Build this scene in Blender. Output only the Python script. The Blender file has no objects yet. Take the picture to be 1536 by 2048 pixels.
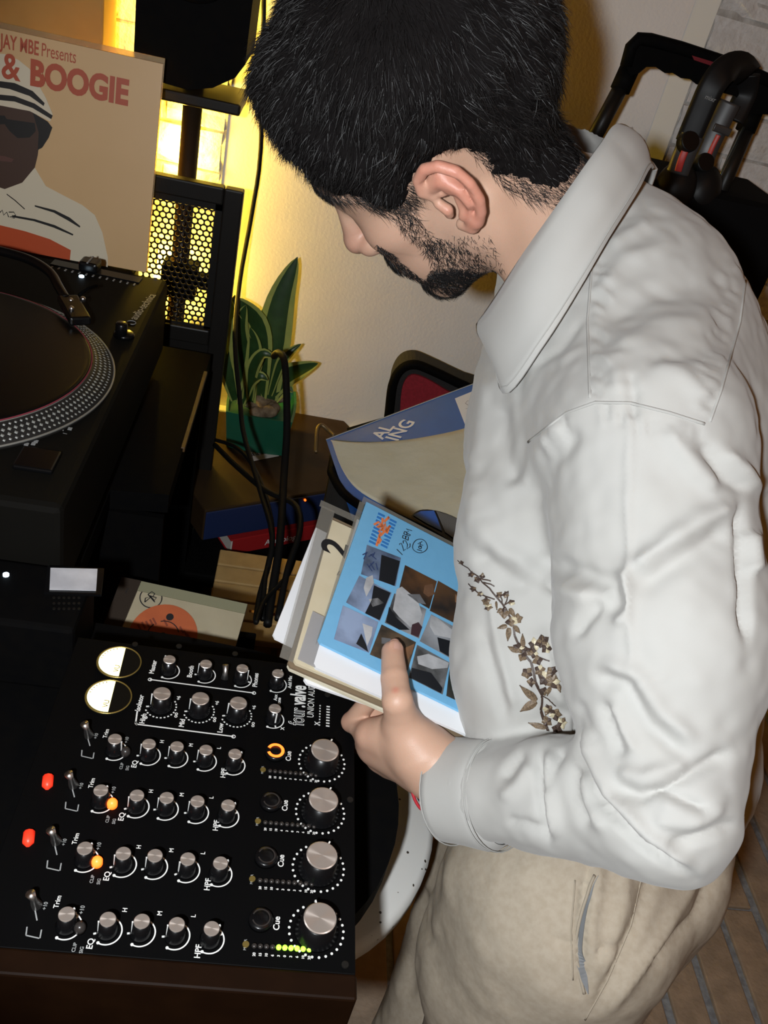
import bpy, bmesh, math, random
import numpy as np
from mathutils import Vector, Matrix
from mathutils.bvhtree import BVHTree

# ------------------------------------------------------------------ camera, light, exposure
SC = bpy.context.scene
COL = SC.collection
CAM_F = 1780.0                                  # focal length in pixels of the 1536 x 2048 frame
PITCH, ROLL, YAW = [math.radians(a) for a in (33.8, 14.3, 9.9)]
CAM = np.array([0.0, 0.0, 1.62])
_F = np.array([math.sin(YAW)*math.cos(PITCH), math.cos(YAW)*math.cos(PITCH), -math.sin(PITCH)])
_r0 = np.array([math.cos(YAW), -math.sin(YAW), 0.0])
_u0 = np.cross(_r0, _F)
_R = math.cos(ROLL)*_r0 + math.sin(ROLL)*_u0
_U = -math.sin(ROLL)*_r0 + math.cos(ROLL)*_u0

cam_data = bpy.data.cameras.new('camera')
cam = bpy.data.objects.new('camera', cam_data)
COL.objects.link(cam)
cam_data.sensor_fit = 'VERTICAL'
cam_data.sensor_height = 36.0
cam_data.lens = CAM_F/2048.0*36.0
cam_data.clip_start = 0.02
cam.matrix_world = Matrix(((_R[0], _U[0], -_F[0], CAM[0]), (_R[1], _U[1], -_F[1], CAM[1]),
                           (_R[2], _U[2], -_F[2], CAM[2]), (0, 0, 0, 1)))
SC.camera = cam

world = bpy.data.worlds.new('dim_room_air')
SC.world = world
world.use_nodes = True
world.node_tree.nodes['Background'].inputs[0].default_value = (1.0, 0.44, 0.10, 1)
world.node_tree.nodes['Background'].inputs[1].default_value = 0.060

SC.view_settings.view_transform = 'Standard'
SC.view_settings.look = 'None'
SC.view_settings.exposure = 0.0
SC.view_settings.gamma = 1.0
SC.view_settings.use_curve_mapping = False


def add_light(name, kind, loc, energy, color, aim=None, size=0.1, spot=None, blend=0.3, size_y=None):
    d = bpy.data.lights.new(name, kind)
    d.energy = energy
    d.color = color
    if kind == 'AREA':
        d.size = size
        if size_y:
            d.shape = 'RECTANGLE'
            d.size_y = size_y
    else:
        d.shadow_soft_size = size
    if spot:
        d.spot_size = math.radians(spot)
        d.spot_blend = blend
    o = bpy.data.objects.new(name, d)
    COL.objects.link(o)
    o.location = loc
    if aim is not None:
        v = Vector(aim) - Vector(loc)
        o.rotation_euler = v.to_track_quat('-Z', 'Y').to_euler()
    return o


def ray(x, y):
    return _F + ((x-768.0)*_R - (y-1024.0)*_U)/CAM_F
def D(x, y, d):                      # point seen at a photo pixel, d metres deep
    return CAM + ray(x, y)*d
def Zp(x, y, z):                     # ... on the level z
    d = ray(x, y); return CAM + d*((z-CAM[2])/d[2])
def Yp(x, y, yy):                    # ... on the upright plane Y = yy
    d = ray(x, y); return CAM + d*(yy/d[1])
def pr(P):
    q = np.asarray(P, float) - CAM
    z = q@_F
    return np.stack([768+CAM_F*(q@_R)/z, 1024-CAM_F*(q@_U)/z, z], -1)


# the photographer's flash: a hand above and to the left of the lens, half a step behind it
FLASH = CAM - 0.12*_F - 0.085*_R - 0.03*_U
add_light('camera_flash', 'SPOT', FLASH, 42, (0.93, 0.97, 1.0), aim=D(980, 900, 1.0), size=0.016, spot=80, blend=0.35)
# warm ceiling lamp of the room, behind the photographer's right shoulder
add_light('ceiling_lamp', 'AREA', (0.9, 0.1, 2.55), 2.0, (1.0, 0.38, 0.06), aim=(0.5, 0.9, 0.6), size=0.9)

# ------------------------------------------------------------------ helpers
RNG = random.Random(7)
NPR = np.random.default_rng(11)
MATS = {}


def mat(name, color, rough=0.6, metal=0.0, noise=None, bump=None, emit=None, spec=None, trans=0.0, alpha=None,
        coat=0.0, sheen=0.0, sss=None, attr=None, ior=None):
    """noise=(scale, second colour, amount[, detail]); bump=(scale, strength, distance)"""
    if name in MATS:
        return MATS[name]
    m = bpy.data.materials.new(name)
    m.use_nodes = True
    nt = m.node_tree
    b = nt.nodes['Principled BSDF']
    c4 = (color[0], color[1], color[2], 1)
    b.inputs['Base Color'].default_value = c4
    b.inputs['Roughness'].default_value = rough
    b.inputs['Metallic'].default_value = metal
    if spec is not None:
        b.inputs['Specular IOR Level'].default_value = spec
    if trans:
        b.inputs['Transmission Weight'].default_value = trans
    if ior:
        b.inputs['IOR'].default_value = ior
    if alpha is not None:
        b.inputs['Alpha'].default_value = alpha
    if coat:
        b.inputs['Coat Weight'].default_value = coat
        b.inputs['Coat Roughness'].default_value = 0.1
    if sheen:
        b.inputs['Sheen Weight'].default_value = sheen
    if sss:
        b.inputs['Subsurface Weight'].default_value = sss
        b.inputs['Subsurface Radius'].default_value = (0.012, 0.004, 0.002)
        b.inputs['Subsurface Scale'].default_value = 0.5
    if emit:
        b.inputs['Emission Color'].default_value = (emit[0], emit[1], emit[2], 1)
        b.inputs['Emission Strength'].default_value = emit[3]
    tc = nt.nodes.new('ShaderNodeTexCoord')
    src = None
    if attr:
        a = nt.nodes.new('ShaderNodeAttribute')
        a.attribute_name = attr
        src = a.outputs['Color']
    if noise:
        n = nt.nodes.new('ShaderNodeTexNoise')
        n.inputs['Scale'].default_value = noise[0]
        n.inputs['Detail'].default_value = noise[3] if len(noise) > 3 else 4
        nt.links.new(tc.outputs['Object'], n.inputs['Vector'])
        rp = nt.nodes.new('ShaderNodeMapRange')
        rp.inputs[1].default_value = 0.35
        rp.inputs[2].default_value = 0.65
        rp.inputs[4].default_value = noise[2]
        nt.links.new(n.outputs['Fac'], rp.inputs[0])
        mx = nt.nodes.new('ShaderNodeMix')
        mx.data_type = 'RGBA'
        if src:
            nt.links.new(src, mx.inputs[6])
        else:
            mx.inputs[6].default_value = c4
        mx.inputs[7].default_value = (noise[1][0], noise[1][1], noise[1][2], 1)
        nt.links.new(rp.outputs[0], mx.inputs[0])
        src = mx.outputs[2]
    if src:
        nt.links.new(src, b.inputs['Base Color'])
    if bump:
        n2 = nt.nodes.new('ShaderNodeTexNoise')
        n2.inputs['Scale'].default_value = bump[0]
        n2.inputs['Detail'].default_value = 5
        nt.links.new(tc.outputs['Object'], n2.inputs['Vector'])
        bp = nt.nodes.new('ShaderNodeBump')
        bp.inputs['Strength'].default_value = bump[1]
        bp.inputs['Distance'].default_value = bump[2]
        nt.links.new(n2.outputs['Fac'], bp.inputs['Height'])
        nt.links.new(bp.outputs['Normal'], b.inputs['Normal'])
    MATS[name] = m
    return m


ROOT = {}          # object name -> world base


def thing(name, label, cat, base=(0, 0, 0), group=None):
    o = bpy.data.objects.new(name, None)
    COL.objects.link(o)
    o.empty_display_size = 0.05
    o.location = tuple(float(v) for v in base)
    o['label'] = label
    o['category'] = cat
    if group:
        o['group'] = group
    ROOT[o.name] = np.array(base, float)
    return o


def tag(o, label, cat, group=None):
    o['label'] = label
    o['category'] = cat
    if group:
        o['group'] = group
    return o


def structure(o, label, cat):
    o['kind'] = 'structure'
    return tag(o, label, cat)


def mesh_obj(name, V, Fc, m, parent=None, smooth=False, base=None, label=None, attr=None, mats=None, midx=None, recalc=False):
    """V are WORLD coordinates; the object's origin is its root's base"""
    V = np.asarray(V, float).reshape(-1, 3)
    if parent is not None:
        b = ROOT[parent.name]
    elif base is not None:
        b = np.array(base, float)
    else:
        b = np.array([(V[:, 0].min()+V[:, 0].max())/2, (V[:, 1].min()+V[:, 1].max())/2, V[:, 2].min()])
    me = bpy.data.meshes.new(name)
    Vl = V - b
    if isinstance(Fc, np.ndarray):
        me.vertices.add(len(Vl))
        me.vertices.foreach_set('co', Vl.astype(np.float32).ravel())
        n, k = Fc.shape
        me.loops.add(n*k)
        me.loops.foreach_set('vertex_index', Fc.astype(np.int32).ravel())
        me.polygons.add(n)
        me.polygons.foreach_set('loop_start', np.arange(0, n*k, k, dtype=np.int32))
        me.update(calc_edges=True)
        me.validate()
    else:
        me.from_pydata([tuple(v) for v in Vl], [], [tuple(f) for f in Fc])
        me.update()
    if recalc:
        bm = bmesh.new()
        bm.from_mesh(me)
        bmesh.ops.recalc_face_normals(bm, faces=list(bm.faces))
        bm.to_mesh(me)
        bm.free()
    for mm in (mats or [m]):
        me.materials.append(mm)
    if midx is not None:
        me.polygons.foreach_set('material_index', np.asarray(midx, np.int32))
    if smooth:
        me.polygons.foreach_set('use_smooth', np.ones(len(me.polygons), bool))
    if attr is not None:
        ca = me.color_attributes.new('tint', 'FLOAT_COLOR', 'POINT')
        a = np.ones((len(V), 4), np.float32)
        a[:, :3] = attr
        ca.data.foreach_set('color', a.ravel())
    o = bpy.data.objects.new(name, me)
    COL.objects.link(o)
    if parent is not None:
        o.parent = parent
    else:
        o.location = tuple(b)
    ROOT[o.name] = b
    if label:
        o['label'] = label
    return o


def nrm(v):
    v = np.asarray(v, float)
    return v/np.linalg.norm(v)


class MB:
    def __init__(self):
        self.v = []
        self.f = []
        self.m = []
        self.cur = 0

    def add(self, V, Fc):
        o = len(self.v)
        self.v += [tuple(float(c) for c in p) for p in V]
        self.f += [tuple(i+o for i in f) for f in Fc]
        self.m += [self.cur]*len(Fc)
        return self

    def box(self, lo, hi, bev=0.0):
        lo = np.minimum(lo, hi).astype(float) if False else np.array(lo, float)
        hi = np.array(hi, float)
        return self.obox((lo+hi)/2, np.eye(3), (hi-lo)/2, bev)

    def obox(self, c, A, half, bev=0.0):
        """A: rows are the three axes"""
        A = np.asarray(A, float)
        c = np.asarray(c, float)
        half = np.asarray(half, float)
        if bev <= 0:
            V = [c + A.T@(half*np.array(s)) for s in [(-1, -1, -1), (1, -1, -1), (1, 1, -1), (-1, 1, -1),
                                                      (-1, -1, 1), (1, -1, 1), (1, 1, 1), (-1, 1, 1)]]
            return self.add(V, [(0, 3, 2, 1), (4, 5, 6, 7), (0, 1, 5, 4), (1, 2, 6, 5), (2, 3, 7, 6), (3, 0, 4, 7)])
        bm = bmesh.new()
        bmesh.ops.create_cube(bm, size=2.0)
        for v in bm.verts:
            v.co = Vector([v.co[i]*half[i] for i in range(3)])
        bmesh.ops.bevel(bm, geom=list(bm.edges), offset=min(bev, 0.95*min(half)), segments=2, affect='EDGES', profile=0.5)
        bm.verts.index_update()
        V = [c + A.T@np.array(v.co) for v in bm.verts]
        Fc = [[v.index for v in f.verts] for f in bm.faces]
        bm.free()
        return self.add(V, Fc)

    def tube(self, pts, r, n=8, closed=False, cap=True, flat=None):
        P = np.array(pts, float)
        k = len(P)
        rr = np.full(k, r, float) if np.isscalar(r) else np.array(r, float)
        T = np.zeros_like(P)
        for i in range(k):
            if closed:
                T[i] = P[(i+1) % k]-P[(i-1) % k]
            else:
                T[i] = P[min(i+1, k-1)]-P[max(i-1, 0)]
            T[i] /= (np.linalg.norm(T[i])+1e-12)
        up = np.array([0, 0, 1.0]) if abs(T[0][2]) < 0.9 else np.array([1.0, 0, 0])
        if flat is not None:
            up = np.array(flat[0], float)
        N = up - T[0]*(up@T[0])
        N /= np.linalg.norm(N)
        V = []
        for i in range(k):
            if flat is not None:
                N = up - T[i]*(up@T[i])
            else:
                N = N - T[i]*(N@T[i])
            N /= np.linalg.norm(N)+1e-12
            B = np.cross(T[i], N)
            for j in range(n):
                a = 2*math.pi*j/n
                sx, sy = (1, 1) if flat is None else (flat[1], 1)
                V.append(P[i]+rr[i]*(math.cos(a)*N*sx+math.sin(a)*B*sy))
        Fc = []
        for i in range(k if closed else k-1):
            i2 = (i+1) % k
            for j in range(n):
                j2 = (j+1) % n
                Fc.append((i*n+j, i*n+j2, i2*n+j2, i2*n+j))
        if cap and not closed:
            Fc.append(tuple(range(n-1, -1, -1)))
            Fc.append(tuple((k-1)*n+j for j in range(n)))
        return self.add(V, Fc)

    def lathe(self, c, axis, prof, n=24, a0=None):
        """prof: (radius, height) along the axis"""
        c = np.asarray(c, float)
        ax = nrm(axis)
        up = np.array([0, 0, 1.0]) if abs(ax[2]) < 0.9 else np.array([1.0, 0, 0])
        N = nrm(up-ax*(up@ax))
        B = np.cross(ax, N)
        V = []
        for (r, h) in prof:
            for j in range(n):
                a = 2*math.pi*j/n
                V.append(c+ax*h+r*(math.cos(a)*N+math.sin(a)*B))
        Fc = []
        k = len(prof)
        for i in range(k-1):
            for j in range(n):
                j2 = (j+1) % n
                Fc.append((i*n+j, i*n+j2, (i+1)*n+j2, (i+1)*n+j))
        Fc.append(tuple(range(n-1, -1, -1)))
        Fc.append(tuple((k-1)*n+j for j in range(n)))
        return self.add(V, Fc)

    def prism(self, pts, off):
        """closed outline of 3-D points pushed by off"""
        P = np.array(pts, float)
        n = len(P)
        off = np.asarray(off, float)
        nn = np.zeros(3)
        for i in range(n):
            nn += np.cross(P[i]-P[0], P[(i+1) % n]-P[0])
        if nn@off < 0:
            P = P[::-1]
        V = np.concatenate([P, P+off])
        Fc = [tuple(range(n-1, -1, -1)), tuple(range(n, 2*n))]
        for i in range(n):
            j = (i+1) % n
            Fc.append((i, j, n+j, n+i))
        return self.add(V, Fc)

    def build(self, name, m, parent=None, smooth=False, **kw):
        if isinstance(m, (list, tuple)):
            return mesh_obj(name, self.v, self.f, None, parent, smooth, mats=list(m), midx=self.m, **kw)
        return mesh_obj(name, self.v, self.f, m, parent, smooth, **kw)


def rects(pts, width, normal, lift=0.0):
    """thin flat line along 3-D points lying on a surface"""
    P = np.array(pts, float)
    k = len(P)
    nn = np.array(normal, float)
    V, Fc = [], []
    for i in range(k):
        t = nrm(P[min(i+1, k-1)]-P[max(i-1, 0)])
        n1 = nn if nn.ndim == 1 else nn[i]
        s = nrm(np.cross(n1, t))
        w = width if np.isscalar(width) else width[i]
        V += [P[i]+n1*lift-s*w/2, P[i]+n1*lift+s*w/2]
    for i in range(k-1):
        Fc.append((2*i, 2*i+2, 2*i+3, 2*i+1))
    return V, Fc


def text_geo(s, size, org, xd, yd, bold=0.0, align='LEFT', lift=0.0, sx=1.0, space=1.0):
    cu = bpy.data.curves.new('t', 'FONT')
    cu.body = s
    cu.size = 1.0
    cu.offset = bold
    cu.align_x = align
    cu.space_character = space
    cu.resolution_u = 4
    ob = bpy.data.objects.new('t', cu)
    COL.objects.link(ob)
    me = bpy.data.meshes.new_from_object(ob)
    V = np.zeros(len(me.vertices)*3)
    me.vertices.foreach_get('co', V)
    V = V.reshape(-1, 3)
    Fc = [tuple(p.vertices) for p in me.polygons]
    bpy.data.objects.remove(ob)
    bpy.data.curves.remove(cu)
    bpy.data.meshes.remove(me)
    xd = nrm(xd); yd = nrm(yd)
    n = np.cross(xd, yd)
    W = np.asarray(org, float)+size*(V[:, :1]*xd*sx+V[:, 1:2]*yd)+n*lift
    return W, Fc


# ------------------------------------------------------------------ implicit surfaces (for the figure, cloth and leaves of paper)
class Field:
    def __init__(self, lo, hi, h):
        self.lo = np.array(lo, float)
        self.h = h
        self.n = np.ceil((np.array(hi)-self.lo)/h).astype(int)+1
        self.V = np.full(self.n, 0.06, np.float32)
        self.ax = [(self.lo[i]+h*np.arange(self.n[i])).astype(np.float32) for i in range(3)]

    def _sub(self, lo, hi):
        a = np.clip(np.floor((np.array(lo)-self.lo)/self.h).astype(int), 0, self.n-1)
        b = np.clip(np.ceil((np.array(hi)-self.lo)/self.h).astype(int)+1, 1, self.n)
        if np.any(b <= a):
            return None
        sl = tuple(slice(a[i], b[i]) for i in range(3))
        return sl, [self.ax[0][sl[0]][:, None, None], self.ax[1][sl[1]][None, :, None], self.ax[2][sl[2]][None, None, :]]

    def _mix(self, sl, d, k, op):
        a = self.V[sl]
        if op == 'add':
            if k <= 0:
                self.V[sl] = np.minimum(a, d)
            else:
                t = np.clip(0.5+0.5*(a-d)/k, 0, 1)
                self.V[sl] = a+(d-a)*t-k*t*(1-t)
        else:
            d = -d
            if k <= 0:
                self.V[sl] = np.maximum(a, d)
            else:
                t = np.clip(0.5-0.5*(a-d)/k, 0, 1)
                self.V[sl] = a+(d-a)*t+k*t*(1-t)

    def cone(self, a, b, ra, rb, k=0.02, op='add', sq=None):
        """round cone; sq=(axis, factor) flattens the cross-section along an axis"""
        a = np.asarray(a, float); b = np.asarray(b, float)
        m = max(ra, rb)*(1.0 if sq is None else max(1.0, 1/sq[1]))+k+3*self.h+0.012
        s = self._sub(np.minimum(a, b)-m, np.maximum(a, b)+m)
        if s is None:
            return
        sl, (X, Y, Z) = s
        ba = b-a
        L2 = ba@ba+1e-12
        px, py, pz = X-a[0], Y-a[1], Z-a[2]
        t = np.clip((px*ba[0]+py*ba[1]+pz*ba[2])/L2, 0, 1)
        dx, dy, dz = px-t*ba[0], py-t*ba[1], pz-t*ba[2]
        if sq is not None:
            ax = nrm(sq[0])
            c = (dx*ax[0]+dy*ax[1]+dz*ax[2])*(1/sq[1]-1)
            dx = dx+c*ax[0]; dy = dy+c*ax[1]; dz = dz+c*ax[2]
        d = np.sqrt(dx*dx+dy*dy+dz*dz)-(ra+(rb-ra)*t)
        if sq is not None and sq[1] < 1:
            d = d*(0.5+0.5*sq[1])
        self._mix(sl, d.astype(np.float32), k, op)

    def ell(self, c, rad, A=None, k=0.02, op='add'):
        c = np.asarray(c, float); rad = np.asarray(rad, float)
        A = np.eye(3) if A is None else np.asarray(A, float)      # columns: axes
        m = rad.max()+k+3*self.h+0.012
        s = self._sub(c-m, c+m)
        if s is None:
            return
        sl, (X, Y, Z) = s
        px, py, pz = X-c[0], Y-c[1], Z-c[2]
        u = [(px*A[0, i]+py*A[1, i]+pz*A[2, i]) for i in range(3)]
        k0 = np.sqrt((u[0]/rad[0])**2+(u[1]/rad[1])**2+(u[2]/rad[2])**2)
        k1 = np.sqrt((u[0]/rad[0]**2)**2+(u[1]/rad[1]**2)**2+(u[2]/rad[2]**2)**2)+1e-9
        d = k0*(k0-1)/k1
        self._mix(sl, d.astype(np.float32), k, op)

    def path(self, pts, r, k=0.01, op='add'):
        P = np.array(pts, float)
        r = [r]*len(P) if np.isscalar(r) else r
        m = max(r)+k+3*self.h+0.008
        s = self._sub(P.min(0)-m, P.max(0)+m)
        if s is None:
            return
        sl, (X, Y, Z) = s
        best = None
        for i in range(len(P)-1):
            a = P[i]; ba = P[i+1]-a
            px, py, pz = X-a[0], Y-a[1], Z-a[2]
            t = np.clip((px*ba[0]+py*ba[1]+pz*ba[2])/(ba@ba+1e-12), 0, 1)
            d = np.sqrt((px-t*ba[0])**2+(py-t*ba[1])**2+(pz-t*ba[2])**2)-(r[i]+(r[i+1]-r[i])*t)
            best = d if best is None else np.minimum(best, d)
        self._mix(sl, best.astype(np.float32), k, op)

    def mesh(self):
        V = self.V
        s = V < 0
        c = [s[i:s.shape[0]-1+i, j:s.shape[1]-1+j, k:s.shape[2]-1+k] for i in (0, 1) for j in (0, 1) for k in (0, 1)]
        cnt = sum(x.astype(np.int8) for x in c)
        act = (cnt > 0) & (cnt < 8)
        I, J, K = np.nonzero(act)
        idx = np.full(act.shape, -1, np.int64)
        idx[I, J, K] = np.arange(len(I))
        pos = np.zeros((len(I), 3))
        num = np.zeros(len(I))
        cor = [(i, j, k) for i in (0, 1) for j in (0, 1) for k in (0, 1)]
        for p in cor:
            for ax in range(3):
                if p[ax] == 0:
                    q = list(p); q[ax] = 1
                    a = V[I+p[0], J+p[1], K+p[2]].astype(float)
                    b = V[I+q[0], J+q[1], K+q[2]].astype(float)
                    cr = (a < 0) != (b < 0)
                    t = np.where(cr, a/np.where(cr, a-b, 1), 0)
                    e = np.zeros((len(I), 3)) + np.array(p)
                    e[:, ax] += t
                    pos += np.where(cr[:, None], e, 0)
                    num += cr
        pos = pos/num[:, None]+np.stack([I, J, K], 1)
        W = self.lo+pos*self.h
        quads = []
        for ax in range(3):
            o1, o2 = (ax+1) % 3, (ax+2) % 3
            a = np.take(s, range(s.shape[ax]-1), ax)
            b = np.take(s, range(1, s.shape[ax]), ax)
            E = np.nonzero(a != b)
            E = np.stack(E, 1)
            ok = (E[:, o1] > 0) & (E[:, o1] < s.shape[o1]-1) & (E[:, o2] > 0) & (E[:, o2] < s.shape[o2]-1)
            E = E[ok]
            inside_first = s[E[:, 0], E[:, 1], E[:, 2]]
            def cell(d1, d2):
                Q = E.copy(); Q[:, o1] += d1; Q[:, o2] += d2
                return idx[Q[:, 0], Q[:, 1], Q[:, 2]]
            q = np.stack([cell(-1, -1), cell(0, -1), cell(0, 0), cell(-1, 0)], 1)
            q[~inside_first] = q[~inside_first][:, ::-1]
            quads.append(q)
        Q = np.concatenate(quads)
        return W, Q


def vnormals(V, Q):
    n = np.cross(V[Q[:, 2]]-V[Q[:, 0]], V[Q[:, 3]]-V[Q[:, 1]]) if Q.shape[1] == 4 else np.cross(V[Q[:, 1]]-V[Q[:, 0]], V[Q[:, 2]]-V[Q[:, 0]])
    N = np.zeros_like(V)
    for i in range(Q.shape[1]):
        for a in range(3):
            N[:, a] += np.bincount(Q[:, i], n[:, a], len(V))
    return N/(np.linalg.norm(N, axis=1, keepdims=True)+1e-12)


def relax(V, Q, it=2, f=0.5):
    k = Q.shape[1]
    a = np.concatenate([Q[:, i] for i in range(k)]+[Q[:, (i+1) % k] for i in range(k)])
    b = np.concatenate([Q[:, (i+1) % k] for i in range(k)]+[Q[:, i] for i in range(k)])
    c = np.bincount(a, minlength=len(V))[:, None]+1e-9
    for _ in range(it):
        S = np.stack([np.bincount(a, V[b, j], len(V)) for j in range(3)], 1)
        V = V+(S/c-V)*f
    return V


def folds(V, Q, FL):
    """press folds into a surface: polyline as photographed, width (px), height (m)"""
    N = vnormals(V, Q)
    view = CAM-V
    view /= np.linalg.norm(view, axis=1, keepdims=True)
    face = np.clip((N*view).sum(1)*3, 0, 1)
    p = pr(V)[:, :2]
    disp = np.zeros(len(V))
    for pts, w, amp in FL:
        P = np.array(pts, float)
        lo, hi = P.min(0)-3*w, P.max(0)+3*w
        sel = np.nonzero((p[:, 0] > lo[0]) & (p[:, 0] < hi[0]) & (p[:, 1] > lo[1]) & (p[:, 1] < hi[1]) & (face > 0))[0]
        if len(sel) == 0:
            continue
        q = p[sel]
        best = np.full(len(sel), 1e9)
        par = np.zeros(len(sel))
        L = np.concatenate([[0], np.cumsum(np.linalg.norm(np.diff(P, axis=0), axis=1))])
        for i in range(len(P)-1):
            a, b = P[i], P[i+1]
            ab = b-a
            t = np.clip(((q-a)@ab)/(ab@ab), 0, 1)
            d = np.linalg.norm(q-a-t[:, None]*ab, axis=1)
            m = d < best
            best[m] = d[m]
            par[m] = (L[i]+t[m]*(L[i+1]-L[i]))/L[-1]
        prof = np.exp(-(best/w)**2)
        end = np.clip(np.sin(np.pi*np.clip(par, 0.02, 0.98))*2.2, 0, 1)
        disp[sel] += amp*prof*end
    return V+N*(disp*face)[:, None]


def hash_noise(P, scale, seed=0):
    """smooth value noise"""
    q = P*scale+seed*17.3
    i = np.floor(q).astype(np.int64)
    f = q-i
    f = f*f*(3-2*f)
    def hsh(a):
        n = (a[:, 0]*73856093) ^ (a[:, 1]*19349663) ^ (a[:, 2]*83492791)
        n = (n ^ (n >> 13))*1274126177
        return ((n & 0xffff)/65535.0)
    out = 0
    for dx in (0, 1):
        for dy in (0, 1):
            for dz in (0, 1):
                w = (f[:, 0] if dx else 1-f[:, 0])*(f[:, 1] if dy else 1-f[:, 1])*(f[:, 2] if dz else 1-f[:, 2])
                out = out+w*hsh(i+np.array([dx, dy, dz]))
    return out*2-1


def bvh_of(V, Q):
    return BVHTree.FromPolygons([Vector(v) for v in V], [tuple(int(i) for i in q) for q in Q])


def cast(bvh, x, y):
    d = ray(x, y)
    h = bvh.ray_cast(Vector(CAM), Vector(d))
    if h[0] is None:
        return None, None
    n = np.array(h[1])
    if n@d > 0:
        n = -n
    return np.array(h[0]), n


def project_line(bvh, pts, step=6.0):
    """lay a photographed line on a surface: points and normals"""
    out, nn = [], []
    P = np.array(pts, float)
    for i in range(len(P)-1):
        n = max(1, int(np.linalg.norm(P[i+1]-P[i])/step))
        for t in np.arange(n+(1 if i == len(P)-2 else 0))/n:
            q = P[i]+(P[i+1]-P[i])*t
            h, m = cast(bvh, *q)
            if h is not None:
                out.append(h); nn.append(m)
    return np.array(out), np.array(nn)


def spline(P, n):
    P = np.array(P, float)
    k = len(P)
    out = []
    for s in np.linspace(0, k-1, n):
        i = min(int(s), k-2); t = s-i
        p0, p1, p2, p3 = P[max(i-1, 0)], P[i], P[i+1], P[min(i+2, k-1)]
        out.append(0.5*((2*p1)+(-p0+p2)*t+(2*p0-5*p1+4*p2-p3)*t*t+(-p0+3*p1-3*p2+p3)*t**3))
    return np.array(out)

# ================================================================== the room
WY = 1.80                                        # back wall
m_plaster = mat('plaster', (0.86, 0.82, 0.78), 0.9, noise=(9, (0.79, 0.75, 0.70), 0.5), bump=(160, 0.25, 0.002))
m_brick_w = mat('white_painted_brick', (0.72, 0.71, 0.69), 0.85, noise=(60, (0.50, 0.47, 0.43), 0.5, 8), bump=(70, 0.8, 0.006))
m_mortar = mat('painted_mortar', (0.55, 0.54, 0.51), 0.95, noise=(40, (0.25, 0.22, 0.19), 0.6), bump=(90, 0.8, 0.004))
m_trim = mat('grey_white_trim', (0.66, 0.67, 0.68), 0.7, bump=(60, 0.1, 0.001))
m_board = mat('worn_floorboard', (0.47, 0.36, 0.26), 0.8, noise=(26, (0.32, 0.25, 0.18), 0.7, 9), bump=(120, 0.6, 0.003))
m_gap = mat('blue_grey_filler', (0.36, 0.40, 0.45), 0.9, noise=(70, (0.18, 0.195, 0.215), 0.7), bump=(150, 0.6, 0.002))

# floor: boards run away from the photographer
fl = MB(); fl.box((-2.2, -1.2, -0.06), (2.6, 2.1, -0.006))
FLOOR = fl.build('floor', m_gap, None, base=(0, 0, 0))
structure(FLOOR, 'worn brown floorboards with grey filled gaps', 'floor')
pw = 0.092
n_b = 0
for i in range(-22, 26):
    x0 = 0.93+i*pw
    near = 0.45 < x0 < 1.75
    y = -1.15-0.37*(i % 3)
    while y < 2.0:
        ln = 1.15+0.22*((i*7+int(y*10)) % 4) if near else 3.3
        a, b = max(y, -1.15), min(y+ln, 2.0)
        if b-a > 0.05:
            mb = MB()
            w = pw/2-0.0075+0.0035*RNG.uniform(-1, 1)
            mb.obox((x0+pw/2, (a+b)/2, -0.008+0.002*RNG.uniform(-1, 1)), np.eye(3), (w, (b-a)/2-0.003, 0.010), 0.003)
            mb.build('plank', m_board, FLOOR)
        y += ln
        n_b += 1

# back wall: plaster with a band of bricks at its left end, trim and bare brick at its right end
xl = Yp(455, 250, WY)[0]
xr = Yp(1391, 0, WY)[0]
mb = MB(); mb.box((xl, WY, 0.0), (xr, WY+0.12, 2.7))
WALL = structure(mb.build('wall_back', m_plaster, None, base=(0, WY, 0)), 'cream plastered wall behind the plant and the man', 'wall')

def brick_wall(name, x0, x1, z0, z1, yf, label, course=0.075, length=0.225):
    mb = MB(); mb.box((x0, yf-0.004, 0.0), (x1, yf+0.12, 2.7))
    W = mb.build(name, m_mortar, None, base=((x0+x1)/2, yf, 0))
    structure(W, label, 'wall')
    variants = []
    for v in range(4):
        bm = bmesh.new()
        bmesh.ops.create_cube(bm, size=1.0)
        bmesh.ops.subdivide_edges(bm, edges=list(bm.edges), cuts=2, use_grid_fill=True)
        r = random.Random(v)
        for q in bm.verts:
            q.co = Vector((q.co.x*(length-0.008), q.co.y*0.045, q.co.z*(course-0.007)))
            q.co += Vector((r.uniform(-1, 1)*0.003, r.uniform(-1, 1)*0.004, r.uniform(-1, 1)*0.0025))
        me = bpy.data.meshes.new('brick')
        bm.to_mesh(me); bm.free()
        me.materials.append(m_brick_w)
        variants.append(me)
        half = me.copy()
        for q in half.vertices:
            q.co.x *= 0.47
        variants.append(half)
    k = 0
    z = z0
    while z < z1:
        row = int(round((z-z0)/course))
        x = x0 if row % 2 == 0 else x0-length/2
        while x < x1-0.01:
            a, b = max(x, x0), min(x+length, x1)
            wv = b-a
            if wv > 0.03:
                hv_ = wv < length*0.6
                me = variants[(k*3 % 4)*2+(1 if hv_ else 0)]
                o = bpy.data.objects.new('brick', me)
                COL.objects.link(o)
                o.parent = W
                o.location = ((a+b)/2-(x0+x1)/2, 0.0150+0.002*RNG.uniform(-1, 1), z+course/2)
                o.scale = (wv/(length*(0.5 if hv_ else 1.0)), 1, 1)
                k += 1
            x += length
        z += course
    return W

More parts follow.
